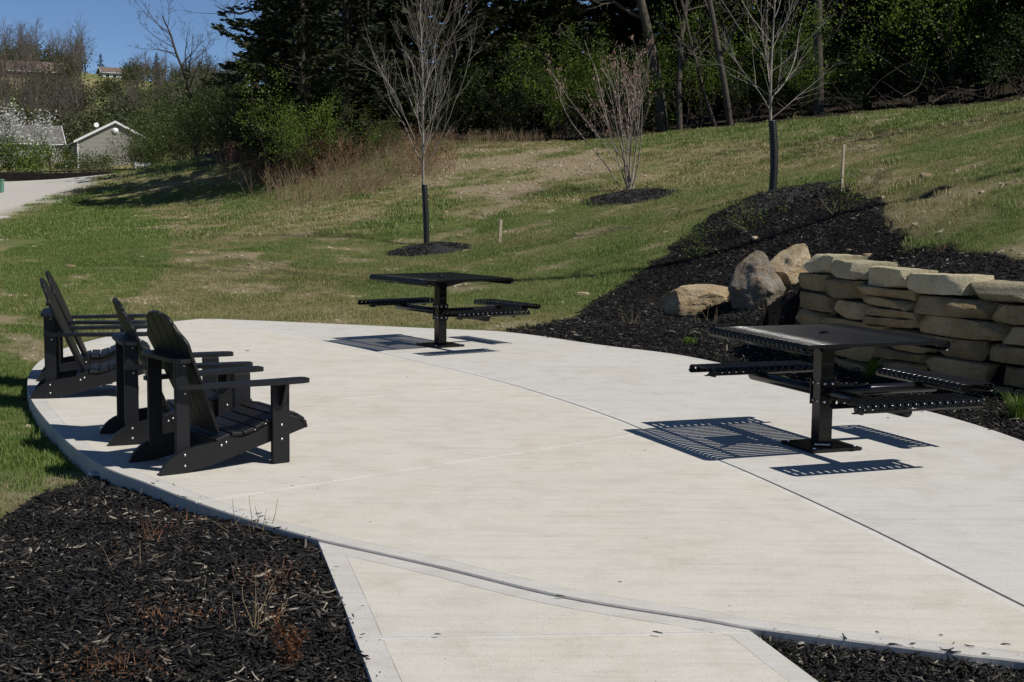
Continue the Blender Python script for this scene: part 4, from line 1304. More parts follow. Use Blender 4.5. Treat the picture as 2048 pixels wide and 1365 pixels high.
def sapling(label, px, py, seed, gh, gr, lean, height, first, prim, angle, spread, ln):
    rng = np.random.RandomState(seed)
    q = hit(px, py)
    t = thing("young_tree", label, "tree", (q[0], q[1], q[2] + .02), group="young trees with black trunk guards")
    link("trunk_guard", corrugated("trunk_guard", gh, gr, lean), M['guard'], t)
    z = np.linspace(0, height, 22)
    x = lean[0] * z * np.clip(1.3 - z / height, .5, 1) + .03 * np.sin(z * 1.3 + seed)
    y = .03 * np.cos(z * 1.1)
    rr = np.interp(z / height, [0, .25, .5, 1], [.030, .025, .014, .003])
    tr = (np.c_[x, y, z], rr)
    limbs, tips = [], []
    for i in range(prim):
        tt = first + (height * .82 - first) * ((i + rng.uniform(0, 1)) / prim) ** 1.15
        p, d = along(tr[0], tt / height)
        az = i * 2.4 + rng.uniform(-.4, .4)
        a = angle * rng.uniform(.75, 1.25) * (1.25 - .55 * tt / height)
        dd = np.array([math.cos(az) * math.sin(a) * spread, math.sin(az) * math.sin(a), math.cos(a)])
        l = ln * rng.uniform(.5, 1.25) * (1.1 - .55 * tt / height)
        limbs.append(branch(rng, p, dd, l, max(.004, np.interp(tt, z, rr) * .50), 11, .085, .045, .2))
    twigs = []
    ramify(rng, limbs, [((6, 9), .12, .95, .42, .42, .6, .09, .05), ((2, 4), .2, .95, .45, .40, .6, .09, .03)], twigs, tips)
    link("trunk", tubes("trunk", [tr], 9), M['bark_pale'], t)
    for b_ in limbs:
        link("branch", tubes("branch", [b_], 6), M['bark_pale'], t)
    o = link("twigs", tubes("twigs", twigs, 3), M['bark_pale'], t); o["kind"] = "stuff"
    return t, tips
sapling("bare young tree with leaning black trunk guard, behind the far picnic table", 853, 490, 4, 1.22, .062, (-.045, .0, .012), 6.6, 1.5, 36, .50, 1.0, 3.3)
sapling("bare young tree with black corrugated trunk guard at the top of the big mulch bed", 1545, 386, 9, 1.20, .070, (-.035, 0, .03), 5.6, 1.22, 30, .74, 1.0, 2.7)

# a shrub of many stems on its own mound of mulch
q = hit(1260, 386)
rng = np.random.RandomState(5)
t = thing("multi_stem_tree", "bare many stemmed shrub with pinkish buds on a mulch mound on the slope", "shrub", tuple(q + np.array([0, 0, .10])))
stems, tw, tips = [], [], []
for i in range(17):
    az = rng.uniform(0, 6.28); a = rng.uniform(.06, .50)
    if i < 4: az = 3.14 + rng.uniform(-.5, .5); a = rng.uniform(.3, .62)
    stems.append(branch(rng, np.r_[rng.normal(0, .07, 2), -.08], (math.cos(az) * math.sin(a), math.sin(az) * math.sin(a), math.cos(a)), rng.uniform(2.5, 3.7), rng.uniform(.012, .022), 10, .06, .035, .2))
ramify(rng, stems, [((4, 6), .25, .95, .5, .34, .6, .07, .06), ((2, 4), .3, 1, .5, .45, .6, .06, .04)], tw, tips)
for b_ in stems: link("stem", tubes("stem", [b_], 6), M['bark_pale'], t)
o = link("twigs", tubes("twigs", tw, 3), M['bark_pale'], t); o["kind"] = "stuff"
tp = np.array(tips); tp = tp[tp[:, 2] > 1.1]
tp = np.repeat(tp, 2, 0) + rng.normal(0, .035, (len(tp) * 2, 3))
V, F = leaf_quads(tp, .075, rng, .4, dirs=np.array([0, 0, 1.0]))
o = link("buds", mesh_np("buds", V, F), M['bud'], t); o["kind"] = "stuff"

# mulch mounds under the trees
def mound(name, px, py, rx, ry, h, seed, hollow=False):
    c = hit(px, py)
    rng = np.random.RandomState(seed)
    a = np.linspace(0, 2 * np.pi, 48, endpoint=False); rr = np.linspace(0, 1, 14)
    A, R = np.meshgrid(a, rr)
    edge = 1 + .22 * (fbm(np.cos(A) * 1.5 + seed, np.sin(A) * 1.5 + seed, 1, 3) - .5) * 2
    X = c[0] + np.cos(A) * R * rx * edge; Y = c[1] + np.sin(A) * R * ry * edge
    Zc = h * (1 - R ** 1.6) * (1 + (fbm(X, Y, 6, 3) - .5) * .5) - .03 * (R > .98)
    Z = ground_fine(X.ravel(), Y.ravel()).reshape(X.shape) + Zc + .01
    n = len(a); i = np.arange(len(rr) - 1)[:, None] * n; j = np.arange(n)[None]; j2 = (j + 1) % n
    F = np.stack([i + j, i + j2, i + n + j2, i + n + j], -1).reshape(-1, 4)
    o = link(name, smooth(mesh_np(name, np.stack([X, Y, Z], -1).reshape(-1, 3), F)), M['mulch'])
    tag(o, kind="stuff")
    m = int(rx * ry * 3.14 * 650)
    ra, rq = rng.uniform(0, 6.28, m), np.sqrt(rng.rand(m)) * 1.05
    x, y = c[0] + np.cos(ra) * rq * rx, c[1] + np.sin(ra) * rq * ry
    z = ground_fine(x, y) + h * np.clip(1 - rq ** 1.6, 0, 1) + .015
    scatter("bark_mulch", np.stack([x, y, z], -1), np.stack([rng.normal(0, .3, m), rng.normal(0, .3, m), rng.uniform(0, 6.28, m)], -1), rng.uniform(1.0, 1.9, m), rng.rand(m) ** 1.15, CHIPS, 14)
M['mulch'] = simple("packed_mulch", (.012, .0115, .011), .9, .6, 60, .6, 120)
mound("mulch_mound", 860, 508, .85, 1.05, .20, 1)
mound("mulch_mound", 1262, 398, 1.05, 1.35, .18, 2)
mound("mulch_mound", 1560, 397, .95, .9, .10, 3)

# wooden stakes
def stake(label, px, py, h, w, lean):
    q = hit(px, py)
    o = link("wooden_stake", bm_mesh("wooden_stake", prism_bm([(-w / 2, -.1), (w / 2, -.1), (w / 2, h), (-w / 2, h * .985)], 'y', -w * .35, w * .35), .002), M['stake'])
    o.location = q; o.rotation_euler = (0, lean, .4)
    return tag(o, label, "stake")
M['stake'] = simple("weathered_wood", (.36, .29, .20), .85, .3, 12, .4, 90)
stake("short wooden stake in the grass slope, right of the far picnic table", 999, 489, .48, .055, .05)
stake("tall wooden stake beside the top of the mulch bed, right of the guarded tree", 1683, 384, .74, .040, .02)

# --- conifers and the wood --------------------------------------------------
def cedar_mesh(seed, h=11.0, rad_=2.6, n=200, per=46, size=.26):
    rng = np.random.RandomState(seed)
    limbs, C, Dv = [], [], []
    lump = rng.uniform(.65, 1.25, 12)
    for i in range(n):
        t = (i + rng.rand()) / n
        z = h * (.04 + .95 * t)
        az = rng.uniform(0, 6.28)
        l = rad_ * (1 - t) ** .62 * (.55 + .45 * math.sin(min(t * 6 + .6, 1.57))) * rng.uniform(.55, 1.2) * lump[int(az / 6.29 * 12)] * (1 + .25 * math.sin(z * 2.1 + seed))
        l = max(l, .25)
        d = np.array([math.cos(az), math.sin(az), rng.uniform(-.12, .38)])
        pts, rr = branch(rng, (0, 0, z), d, l, .025 * (1.15 - t), 5, .10, .02)
        limbs.append((pts, rr))
        m = max(6, int(per * l / rad_ * 1.3))
        tt = rng.uniform(.25, 1.03, m) ** .75
        k = tt * (len(pts) - 1); ii = np.minimum(k.astype(int), len(pts) - 2); f = (k - ii)[:, None]
        c = pts[ii] * (1 - f) + pts[ii + 1] * f
        c = c + rng.normal(0, .12, (m, 3)) * np.array([1.2, 1.2, .7]) * (1.3 - tt)[:, None] * (l / rad_ + .35)
        C.append(c); Dv.append(np.tile(d, (m, 1)))
    C = np.vstack(C); Dv = np.vstack(Dv)
    V, F = leaf_quads(C, size, rng, .42, .8, Dv)
    tr = (np.c_[np.zeros(8), np.zeros(8), np.linspace(-.3, h * .97, 8)], np.linspace(.16, .02, 8))
    return mesh_np("crown", V, F), tubes("limbs", limbs, 3), tubes("trunk", [tr], 8)

CED = [cedar_mesh(50 + i, 11.5 + i * .6, 2.7 + .2 * (i % 3), 270, 84, .22) for i in range(5)]
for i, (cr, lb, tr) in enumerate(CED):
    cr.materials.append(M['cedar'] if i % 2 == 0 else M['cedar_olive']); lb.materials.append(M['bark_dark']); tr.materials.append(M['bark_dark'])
def cedar(x, y, kind, s, rz, label, group="dark evergreens of the wood edge", dz=0):
    z = gz(x, y)
    t = thing("cedar_tree", label, "tree", (x, y, z - .1 + dz), rz, group)
    t.scale = (s, s, s * 1.0)
    cr, lb, tr = CED[kind]
    link("crown", cr, None, t); link("limbs", lb, None, t); link("trunk", tr, None, t)
    return t
rc = np.random.RandomState(8)
def at(px, d): return (px - 1024) / FOC * d
edge_c = [(605, 44.3, .92, "dark evergreen at the left end of the wood, its ragged boughs against the sky"),
          (585, 52, .95, "dark evergreen behind the ragged one at the left end of the wood"), (690, 47, 1.05, "dark evergreen behind the big bright bush at left"), (735, 54, 1.0, "dark evergreen left of the left guarded tree's crown"),
          (690, 60, 1.2, None), (830, 53, 1.05, "dark evergreen straight behind the left guarded tree"), (905, 52, 1.1, "dark evergreen right of the left guarded tree"), (1000, 53, 1.15, "dark evergreen in the blackest middle of the wood edge"), (1090, 54, 1.1, "dark evergreen left of the many stemmed shrub"),
          (1180, 56, 1.2, "dark evergreen behind the many stemmed shrub"), (1290, 56, 1.2, "dark evergreen behind the thick grey trunk"), (1390, 55, 1.2, "dark evergreen between the slim straight and the slim leaning tree"), (1500, 53, 1.1, "dark evergreen left behind the right guarded tree"),
          (1610, 52, 1.15, "dark evergreen behind the thick trunk beside the right guarded tree"), (1720, 50, 1.1, "dark evergreen right of the right guarded tree"), (1830, 49, 1.2, "dark evergreen left of the large bright bush at right"), (1940, 47, 1.1, "dark evergreen behind the large bright bush at right"),
          (2050, 46, 1.2, "dark evergreen at the picture's right edge"), (2170, 44, 1.2, None), (770, 66, 1.3, None), (950, 66, 1.4, None), (1120, 67, 1.3, None), (1330, 67, 1.4, None), (1560, 64, 1.4, None), (1780, 62, 1.4, None), (2000, 60, 1.4, None), (600, 70, 1.15, None)]
for i, (px, d, s, lb) in enumerate(edge_c):
    cedar(at(px, d), d, i % 5, s, rc.uniform(0, 6.28), lb or "dark evergreen crowded among others of the wood on the slope", "dark evergreens of the wood edge")

def crown_tree(seed, h, trunk_r, n1, spread, leaves, size, mat_leaf, lean=(0, 0), first=.3, lv=2, barkm='bark_grey', seg=14, wob=.06, ang=.75, l1=.36, rmin=.0022):
    """trunk, limbs and optional leaves as meshes"""
    rng = np.random.RandomState(seed)
    tr = branch(rng, (0, 0, -.2), (lean[0], lean[1], 1), h, trunk_r, seg, wob, .02, .15)
    limbs = []
    for i in range(n1):
        t = first + (1 - first) * (i + rng.rand()) / n1 * .97
        p, d = along(tr[0], t)
        dd = side_dir(rng, d, ang * rng.uniform(.6, 1.25)); dd[2] = abs(dd[2]) * .8 + .15
        limbs.append(branch(rng, p, dd * np.array([spread, spread, 1]), h * l1 * (1.15 - .65 * t) * rng.uniform(.6, 1.2), np.interp(t, np.linspace(0, 1, seg + 1), tr[1]) * .5, 7, .12, .05, .2))
    tw, tips = [], []
    spec = [((4, 6), .25, 1, .65, .45, .55, .12, .04), ((3, 5), .25, 1, .6, .5, .6, .12, .02), ((2, 3), .3, 1, .6, .6, .6, .12, .02)][:lv]
    ramify(rng, limbs, spec, tw, tips, rmin)
    res = [tubes("trunk", [tr], 9), tubes("branches", limbs + tw, 5)]
    res[0].materials.append(M[barkm]); res[1].materials.append(M[barkm])
    if leaves:
        tp = np.array(tips)
        c = tp[rng.randint(0, len(tp), leaves)] + rng.normal(0, size * 3.0, (leaves, 3))
        V, F = leaf_quads(c, size, rng, .6, .3)
        m_ = mesh_np("leaves", V, F); m_.materials.append(mat_leaf); res.append(m_)
    return res
def plant(name, parts, label, cat, x, y, rz=0, s=1.0, group=None, dz=0.0):
    t = thing(name, label, cat, (x, y, gz(x, y) + dz), rz, group)
    t.scale = (s, s, s)
    for m_ in parts: link(m_.name.split(".")[0], m_, None, t)
    return t
# trunks that show in front of the evergreens
def trunk_at(px, py, d_, seed, h, r, lean, label, leaves=0, n1=16, first=.14):
    x = at(px, d_); y = d_
    plant("woodland_tree", crown_tree(seed, h, r, max(n1, 14), 1.0, leaves, .075, M['spring'], lean, min(first, .25), 2, 'bark_grey', 16, .075, .85, .26), label, "tree", x, y)
trunk_at(1318, 270, 47, 31, 15, .20, (-.05, 0), "thick grey trunked tree at the wood edge behind the many stemmed shrub", 0, 14, .28)
trunk_at(1352, 272, 46, 32, 13, .11, (-.02, 0), "slim straight grey tree just right of the thick trunk at the wood edge", 500)
trunk_at(1452, 264, 44.5, 33, 13, .115, (-.13, 0), "slim leaning grey tree at the wood edge left of the guarded tree", 300)
trunk_at(1625, 240, 45, 34, 16, .17, (-.05, 0), "thick grey trunk behind the guarded tree at the top of the mulch bed", 0, 12, .4)
trunk_at(1425, 262, 46.5, 35, 9, .07, (-.2, 0), "thin sloping pole of a tree at the wood edge", 200)
trunk_at(640, 300, 57, 36, 15, .13, (.10, 0), "pale thin tree leaning among the evergreens at the left of the wood", 0, 9, .5)
trunk_at(600, 300, 58, 37, 14, .11, (-.16, 0), "pale bent tree leaning left among the evergreens", 0, 9, .5)

# leafy undergrowth along the edge of the wood
def bush_mesh(seed, w, h, leaves, size, mat, stems=16, barkm='bark_dark'):
    rng = np.random.RandomState(seed)
    st, tw, tips = [], [], []
    for i in range(stems):
        az = rng.uniform(0, 6.28); a = rng.uniform(.1, .9)
        st.append(branch(rng, np.r_[rng.normal(0, w * .12, 2), -.15], (math.cos(az) * math.sin(a) * w / h * 1.2, math.sin(az) * math.sin(a) * w / h * 1.2, math.cos(a)), h * rng.uniform(.6, 1.1), .018, 7, .12, .02, .25))
    ramify(rng, st, [((4, 7), .25, 1, .7, .42, .6, .12, .03), ((2, 4), .2, 1, .7, .5, .6, .1, .02)], tw, tips)
    tp = np.array(tips)
    clump = tp[rng.randint(0, len(tp), max(20, leaves // 14))]
    c = clump[rng.randint(0, len(clump), leaves)] + rng.normal(0, size * 2.4, (leaves, 3))
    c[:, 2] = np.maximum(c[:, 2], .05)
    V, F = leaf_quads(c, size, rng, .62, .5)
    a_ = tubes("stems", st + tw, 4); a_.materials.append(M[barkm])
    b_ = mesh_np("leaves", V, F); b_.materials.append(mat)
    return [a_, b_]
B1 = bush_mesh(61, 2.6, 3.4, 6000, .064, M['spring'])
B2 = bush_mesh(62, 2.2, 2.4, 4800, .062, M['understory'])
B3 = bush_mesh(63, 3.0, 4.2, 8000, .066, M['spring'])
B4 = bush_mesh(64, 2.8, 3.2, 4800, .066, M['spring_dull'])
B5 = bush_mesh(65, 1.9, 1.8, 700, .07, M['dead_leaf'], 20, 'twig_red')
bl = [(580, 42.6, B3, .80, "big bright green bush spilling out of the wood above the dark bank at left"),
      (665, 43.8, B4, .8, "dull green bush right of the big bright bush at the left of the wood"),
      (1120, 47.5, B1, 1.0, "bright leafed bush at the wood edge left of the many stemmed shrub"),
      (1165, 48.5, B3, .9, "taller leafy bush behind the bright one left of the many stemmed shrub"),
      (1385, 47.5, B1, 1.05, "bright leafed bush between the thick trunk and the slim leaning tree"),
      (1480, 47, B2, .9, "low green bush under the guarded tree at the wood edge, left one"),
      (1600, 45.5, B1, .75, "low bright bush right of the guarded tree at the wood edge"),
      (1545, 48, B3, 1.0, "tall leafy bush behind the guarded tree"),
      (1690, 46.5, B2, 1.1, "sparse shaded bush right of the thick trunk"),
      (1900, 44, B3, 1.35, "large bright leafed bush high in the right part of the wood"),
      (1965, 45.5, B1, 1.2, "leafy bush right of the large bright one near the picture's right edge"),
      (1800, 45, B2, 1.1, "dark shaded bush left of the large bright bush at right"),
      (1250, 49.5, B2, 1.3, "dark leafed bush behind the many stemmed shrub"),
      (1030, 49, B2, 1.3, "dim shaded bush in the dark middle of the wood edge"),
      (900, 49.5, B2, 1.2, "dim shaded bush behind the left guarded tree"),
      (2050, 42, B2, 1.2, "dark bush at the far right edge of the wood"),
      (530, 45.5, B2, 1.0, "dark shaded bush on the steep bank left of the big bright bush"),
      (475, 52, B2, 1.2, "dim bush at the far end of the shaded bank"),
      (755, 44, B4, .55, "yellow green bush among dry weeds left of the left guarded tree")]
for i, (px, d_, p_, s_, lb) in enumerate(bl):
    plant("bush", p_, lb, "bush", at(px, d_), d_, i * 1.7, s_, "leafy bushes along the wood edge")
# the far mass of the wood, seen only between the nearer trees
rng = np.random.RandomState(77)
n = 26000
x = rng.uniform(-16, 48, n); y = rng.uniform(62, 84, n)
k = x > (-.155 * y - 1.5)
x, y = x[k], y[k]
z = ground(x, y) + rng.uniform(.2, 15, len(x)) * rng.uniform(.75, 1, len(x))
V, F = leaf_quads(np.c_[x, y, z], .55, rng, .5, .4)
me = mesh_np("woodland", V, F)
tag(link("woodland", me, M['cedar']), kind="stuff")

# fallen brush and dead weeds along the bank
def weeds(seed, n, h, spread, mat, plume=0):
    rng = np.random.RandomState(seed)
    st = [branch(rng, np.r_[rng.normal(0, spread, 2), -.03], np.r_[rng.normal(0, .28, 2), 1], h * rng.uniform(.5, 1.15), .006, 5, .08, -.03, .3) for _ in range(n)]
    tw, tips = [], []
    ramify(rng, st, [((3, 5), .45, 1, .5, .3, .7, .1, .0)], tw, tips)
    a_ = tubes("stems", st + tw, 3); a_.materials.append(mat)
    out = [a_]
    if plume:
        tp = np.array(tips)
        c = tp[rng.randint(0, len(tp), plume)] + rng.normal(0, .05, (plume, 3))
        V, F = leaf_quads(c, .055, rng, .35, 0, dirs=np.array([0, 0, 1.0]))
        b_ = mesh_np("seed_heads", V, F); b_.materials.append(M['dead_leaf']); out.append(b_)
    return out
W1, W2, W3 = weeds(1, 60, 1.25, .45, M['twig_red'], 900), weeds(2, 70, .9, .55, M['twig_straw'], 200), weeds(3, 80, .65, .6, M['twig_straw'], 120)
wd = [(600, 362, W1, 1.0), (640, 350, W1, 1.1), (560, 378, W1, .9), (520, 395, W1, .8), (690, 345, W1, .9), (720, 350, W2, .9), (745, 370, W2, .8), (780, 330, W2, .9), (610, 400, W3, 1.0), (660, 398, W3, 1.1), (700, 395, W3, 1.0), (560, 420, W3, .9), (820, 345, W2, .8),
      (880, 350, W3, .9), (900, 300, W3, .9), (960, 296, W3, 1.0), (1040, 294, W3, .8), (480, 400, W3, .8), (345, 440, W2, .5), (390, 430, W3, .6), (760, 300, W2, 1.0), (700, 315, W2, 1.0), (650, 330, W1, 1.0), (540, 350, W2, .9), (470, 330, W1, .9)]
rw = np.random.RandomState(44)
for i in range(30):
    px = rw.uniform(470, 880); lo = np.interp(px, [470, 560, 700, 880], [330, 345, 305, 288]); hi = np.interp(px, [470, 560, 700, 880], [425, 430, 415, 345])
    wd.append((px, rw.uniform(lo, hi), (W1, W2, W3, W2, W3)[rw.randint(5)], rw.uniform(.6, 1.15)))
wd = [q_ for q_ in wd if not (q_[0] < 570 and q_[1] > 372)]
for i, (px, py, w_, s_) in enumerate(wd):
    q = hit(px, py)
    t = thing("dry_weed", "clump of reddish dead weeds on the bank left of the bare slope" if w_ is W1 else "clump of straw coloured dead weeds at the edge of the rough slope", "weed", tuple(q), i * 1.3, "reddish dead weeds" if w_ is W1 else "straw dead weeds")
    t['kind'] = 'thing'
    t.scale = (s_, s_, s_)
    for m_ in w_: link(m_.name.split(".")[0], m_, None, t)
# brush pile at the right wood edge
rng = np.random.RandomState(12)
br = []
for i in range(80):
    px = rng.uniform(1480, 2060); d_ = np.interp(px, [1480, 2060], [42.5, 37]) + rng.uniform(0, 3.5)
    x = at(px, d_); z = gz(x, d_) + rng.uniform(.0, .5)
    br.append(branch(rng, (x, d_, z), (rng.normal(), rng.normal() * .5, rng.uniform(-.1, .5)), rng.uniform(.5, 2.0), rng.uniform(.006, .02), 6, .2, -.03))
tag(link("fallen_branches", tubes("fallen_branches", br, 4), M['bark_dark']), kind="stuff")

# trees beyond the picture's right edge, whose shadows cross the slope
for i, (x, y, s) in enumerate(((9.3, 17.4, .8), (16.5, 22.5, 1.05), (17.5, 27.5, 1.1))):
    if i == 0:
        plant('bare_tree', crown_tree(141, 19, .13, 14, .8, 0, .1, None, (0, 0), .45, 2), 'tall bare tree standing right of the stone wall', 'tree', x, y)
        continue
    if i == 2:
        plant('bare_tree', crown_tree(142, 16, .20, 16, .9, 0, .1, None, (0, 0), .3, 2), 'bare tree standing on the slope right of the torn up bank', 'tree', x, y)
        continue
    cedar(x + 2.5, y, i % 5, s * .85, i * 2.0, "dark evergreen crowded among others of the wood on the slope")
# ------------------------------------------------------------------ houses, fence and hillside far left
M['siding'] = simple("grey_vinyl_siding", (.275, .26, .225), .6, .05, 4)
M['trim'] = simple("white_trim", (.74, .74, .72), .5, .04, 5)
M['shingle'] = simple("grey_brown_shingles", (.115, .105, .095), .9, .25, 3, .3, 20)
M['shingle_red'] = simple("brown_shingles", (.13, .095, .075), .9, .2, 3)
M['pane'] = simple("dark_window_glass", (.02, .024, .03), .08, .1, 3, spec=.6)
M['fence'] = simple("dark_fence_boards", (.050, .036, .026), .85, .4, 4)
M['green_box'] = simple("green_utility_paint", (.10, .22, .15), .5, .1, 6)
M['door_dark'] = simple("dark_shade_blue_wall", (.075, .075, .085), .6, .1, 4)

def gable_house(name, label, w, l, eave, peak, wallm, roofm, loc, rz, detail=True):
    """gable end faces local -y; ridge runs along y"""
    t = thing(name, label, "house", loc, rz, "houses below and on the hill")
    ov = .35
    # gable end: siding boards
    n = 22 if detail else 1
    if detail:
        top_ = peak
        st = top_ / n
        bm = bmesh.new()
        for i in range(n):
            z0, z1 = i * st, (i + 1) * st
            hw0 = w / 2 if z0 <= eave else w / 2 * (peak - z0) / (peak - eave)
            hw1 = w / 2 if z1 <= eave else w / 2 * max(0.02, (peak - z1)) / (peak - eave)
            prof = [(-hw0, z0), (hw0, z0), (hw1, z1), (-hw1, z1)]
            prism_bm(prof, 'y', -.02 - .010 * (i % 2), .1, bm)
            board = bm_mesh("siding_board", bm); bm = bmesh.new()
            link("siding_board", board, wallm, t)
        bm.free()
    body = [(-w / 2, 0), (w / 2, 0), (w / 2, eave), (0, peak - .03), (-w / 2, eave)]
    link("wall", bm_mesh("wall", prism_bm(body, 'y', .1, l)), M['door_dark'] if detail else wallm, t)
    sl = (peak - eave) / (w / 2)
    for s in (1, -1):
        rp = [(0, peak + .18), (s * (w / 2 + ov), eave - ov * sl + .18), (s * (w / 2 + ov), eave - ov * sl), (0, peak)]
        link("roof", bm_mesh("roof", prism_bm(rp if s > 0 else rp[::-1], 'y', -.25, l + .3)), roofm, t)
        fp = [(0, peak + .20), (s * (w / 2 + ov + .02), eave - ov * sl + .20), (s * (w / 2 + ov + .02), eave - ov * sl - .06), (0, peak - .06)]
        link("fascia", bm_mesh("fascia", prism_bm(fp if s > 0 else fp[::-1], 'y', -.32, -.255)), M['trim'], t)
        link("gutter", box("gutter", (s * (w / 2 + ov), l / 2, eave - ov * sl + .02), (.12, l, .12), 0), M['trim'], t)
    return t
q = far(229, 340, 150)
hz = q[2] - .3
cx = far(232, 340, 150)[0]
h = gable_house("house", "grey sided house with a round white gable vent, below the hill at left", 7.9, 12, 3.3, 5.35, M['siding'], M['shingle'], (cx, 150, hz), rad(21))
v = lathe("gable_vent", [(.0005, .0), (.30, .0), (.34, .03), (.34, .05), (.0005, .05)], 18); v.transform(Matrix.Rotation(rad(90), 4, 'X'))
link("gable_vent", v, M['trim'], h, (0, -.06, 4.45))
link("corner_board", box("corner_board", (-3.9, -.03, 1.6), (.14, .1, 3.3), 0), M['trim'], h)
ds = lathe("satellite_dish", [(.0005, -.06), (.16, -.04), (.27, 0), (.27, .015), (.16, -.02), (.0005, -.04)], 14); ds.transform(Matrix.Rotation(rad(75), 4, 'X'))
link("satellite_dish", ds, M['trim'], h, (-1.9, .6, 5.05))
link("dish_pole", tube_mesh("dish_pole", (-1.9, .7, 4.3), (-1.9, .7, 5.0), .03, 6), M['trim'], h)
link("porch_roof", box("porch_roof", (-4.6, 1.5, 1.15), (1.3, 2.5, .12), 0, Matrix.Rotation(0, 4, 'Z')), M['trim'], h)
link("porch_post", box("porch_post", (-5.1, .4, .55), (.12, .12, 1.1), 0), M['trim'], h)
# two plainer houses behind it and to its left
x2 = far(120, 330, 172)
gable_house("house", "low house with a wide grey roof behind the blossoming trees at left", 12, 8, 3.4, 5.6, M['siding'], M['shingle'], (x2[0], 172, x2[2] - 1.0), rad(112), False)
x3 = far(62, 330, 178)
gable_house("house", "grey roofed house half hidden by white blossom, left of the sided house", 9, 9, 3.3, 5.4, M['siding'], M['shingle'], (x3[0] + 3, 178, x3[2] - .6), rad(112), False)
# house on the ridge
x4 = far(222, 158, 322)
h4 = gable_house("house", "small white house with a brown roof on the ridge against the sky", 4.6, 7.0, 1.9, 3.0, M['trim'], M['shingle_red'], (x4[0] - 2.6, 322, x4[2] - .5), rad(-62), False)
for i, xx in enumerate((2.0, 4.5, 8.5)):
    link("window", box("window", (2.32, xx * .65, 1.0), (.06, .7, .8), 0), M['pane'], h4)
x5 = far(60, 150, 300)
gable_house("house", "long brown roof showing among bare trees high on the hill at left", 8, 13, 2.3, 4.4, M['shingle_red'], M['shingle_red'], (x5[0] + 8, 300, x5[2] - 2.0), rad(112), False)

# fence of dark boards beyond the gravel lot
t = thing("board_fence", "dark board fence running behind the gravel lot", "fence")
fa, fb = far(-30, 362, 90), far(300, 362, 86)
nb = 170
rh0 = np.random.RandomState(2)
bm = bmesh.new()
for i in range(nb):
    f_ = i / nb
    x, y = fa[0] + (fb[0] - fa[0]) * f_, fa[1] + (fb[1] - fa[1]) * f_
    z = gz(x, y)
    hgt = .62 + (.03 * rh0.rand())
    if i % 15 == 0:
        link("fence_post", box("fence_post", (x, y + .06, z + .32), (.10, .10, .76), 0), M['fence'], t)
    box_bm((x, y, z + .3), (.058, .02, hgt), bm)
o = link("boards", bm_mesh("boards", bm), M['fence'], t); o["kind"] = "stuff"
for zz in (.15, .5):
    link("rail", tube_mesh("rail", (fa[0], fa[1] + .03, gz(fa[0], fa[1]) + zz), (fb[0], fb[1] + .03, gz(fb[0], fb[1]) + zz), .04, 5), M['fence'], t)

# small white bench-like frame and a utility box
x6 = far(285, 335, 92)
t = thing("white_frame", "small white rail frame standing at the foot of the bushes by the berm", "frame", (x6[0], 92, gz(x6[0], 92)))
for dx in (-.45, .45): link("upright", box("upright", (dx, 0, .5), (.09, .09, 1.0), 0), M['trim'], t)
for zz in (.45, .85): link("crossbar", box("crossbar", (0, -.055, zz), (1.0, .02, .16), 0), M['trim'], t)
x7 = hit(1, 386)
t = thing("utility_box", "pale green utility pedestal at the left edge of the gravel lot", "utility box", (x7[0], x7[1], x7[2]))
link("cabinet", box("cabinet", (0, 0, .24), (.24, .22, .5), .02), M['green_box'], t)
link("lid", box("lid", (0, 0, .515), (.27, .25, .05), .015), M['green_box'], t)

# blossom trees and shrubs round the houses
def blossom_tree(seed, h, n):
    return crown_tree(seed, h, .13, 16, .75, n, .17, M['blossom'], (0, 0), .22, 2, 'bark_dark', 10, .04, .6, .42)
for i, (px, d_, sd_, h_, lb) in enumerate(((22, 118, 71, 5.0, "tall white blossoming tree at the left picture edge"), (103, 112, 72, 4.3, "white blossoming tree with a dark trunk in front of the houses"), (-25, 112, 73, 4.6, "white blossoming tree half out of the picture at left"))):
    plant("blossom_tree", blossom_tree(sd_, h_, 1500 if i != 1 else 1100), lb, "tree", at(px, d_), d_, i, 1.0, "white blossoming trees by the houses")
G1 = bush_mesh(91, 3.0, 3.0, 1500, .17, M['spring_dull'], 14)
G2 = bush_mesh(92, 2.6, 2.4, 1500, .16, M['spring'], 14)
G3 = bush_mesh(93, 5.0, 5.5, 5200, .17, M['spring_dull'], 26)
gl = [(35, 100, G2, 1.0, "yellow green shrub left of the dark trunked blossom tree"), (75, 101, G2, .9, "yellow green shrub at the foot of the dark trunked blossom tree"), (140, 99, G1, .8, "thin green shrub before the left corner of the sided house"), (165, 97, G1, .65, "low green shrub along the fence before the sided house"),
      (5, 99, G1, 1.0, "dull green shrub at the left picture edge above the lot"), (275, 100, G3, .50, "spreading grey green bush hiding the right side of the sided house"), (308, 97, G3, .50, "rounded dull bush at the crest of the berm"),
      (350, 92, G3, .78, "tall soft green bush right of the sided house"), (405, 84, G3, .80, "broad green bush below the bare tree at the wood's left end"), (440, 76, G3, .72, "green bush where the wood meets the berm"), (378, 98, G3, 1.0, "tall dull bush behind the broad green one under the bare tree"), (325, 108, G3, .72, "soft green bush standing behind the rounded one"),
      (475, 66, G3, .6, "dark green bush at the left foot of the evergreens"), (215, 104, G1, .7, "twiggy shrub against the siding of the house")]
for i, (px, d_, p_, s_, lb) in enumerate(gl):
    plant("bush", p_, lb, "bush", at(px, d_), d_, i * 2.1, s_, "bushes round the houses and the berm")
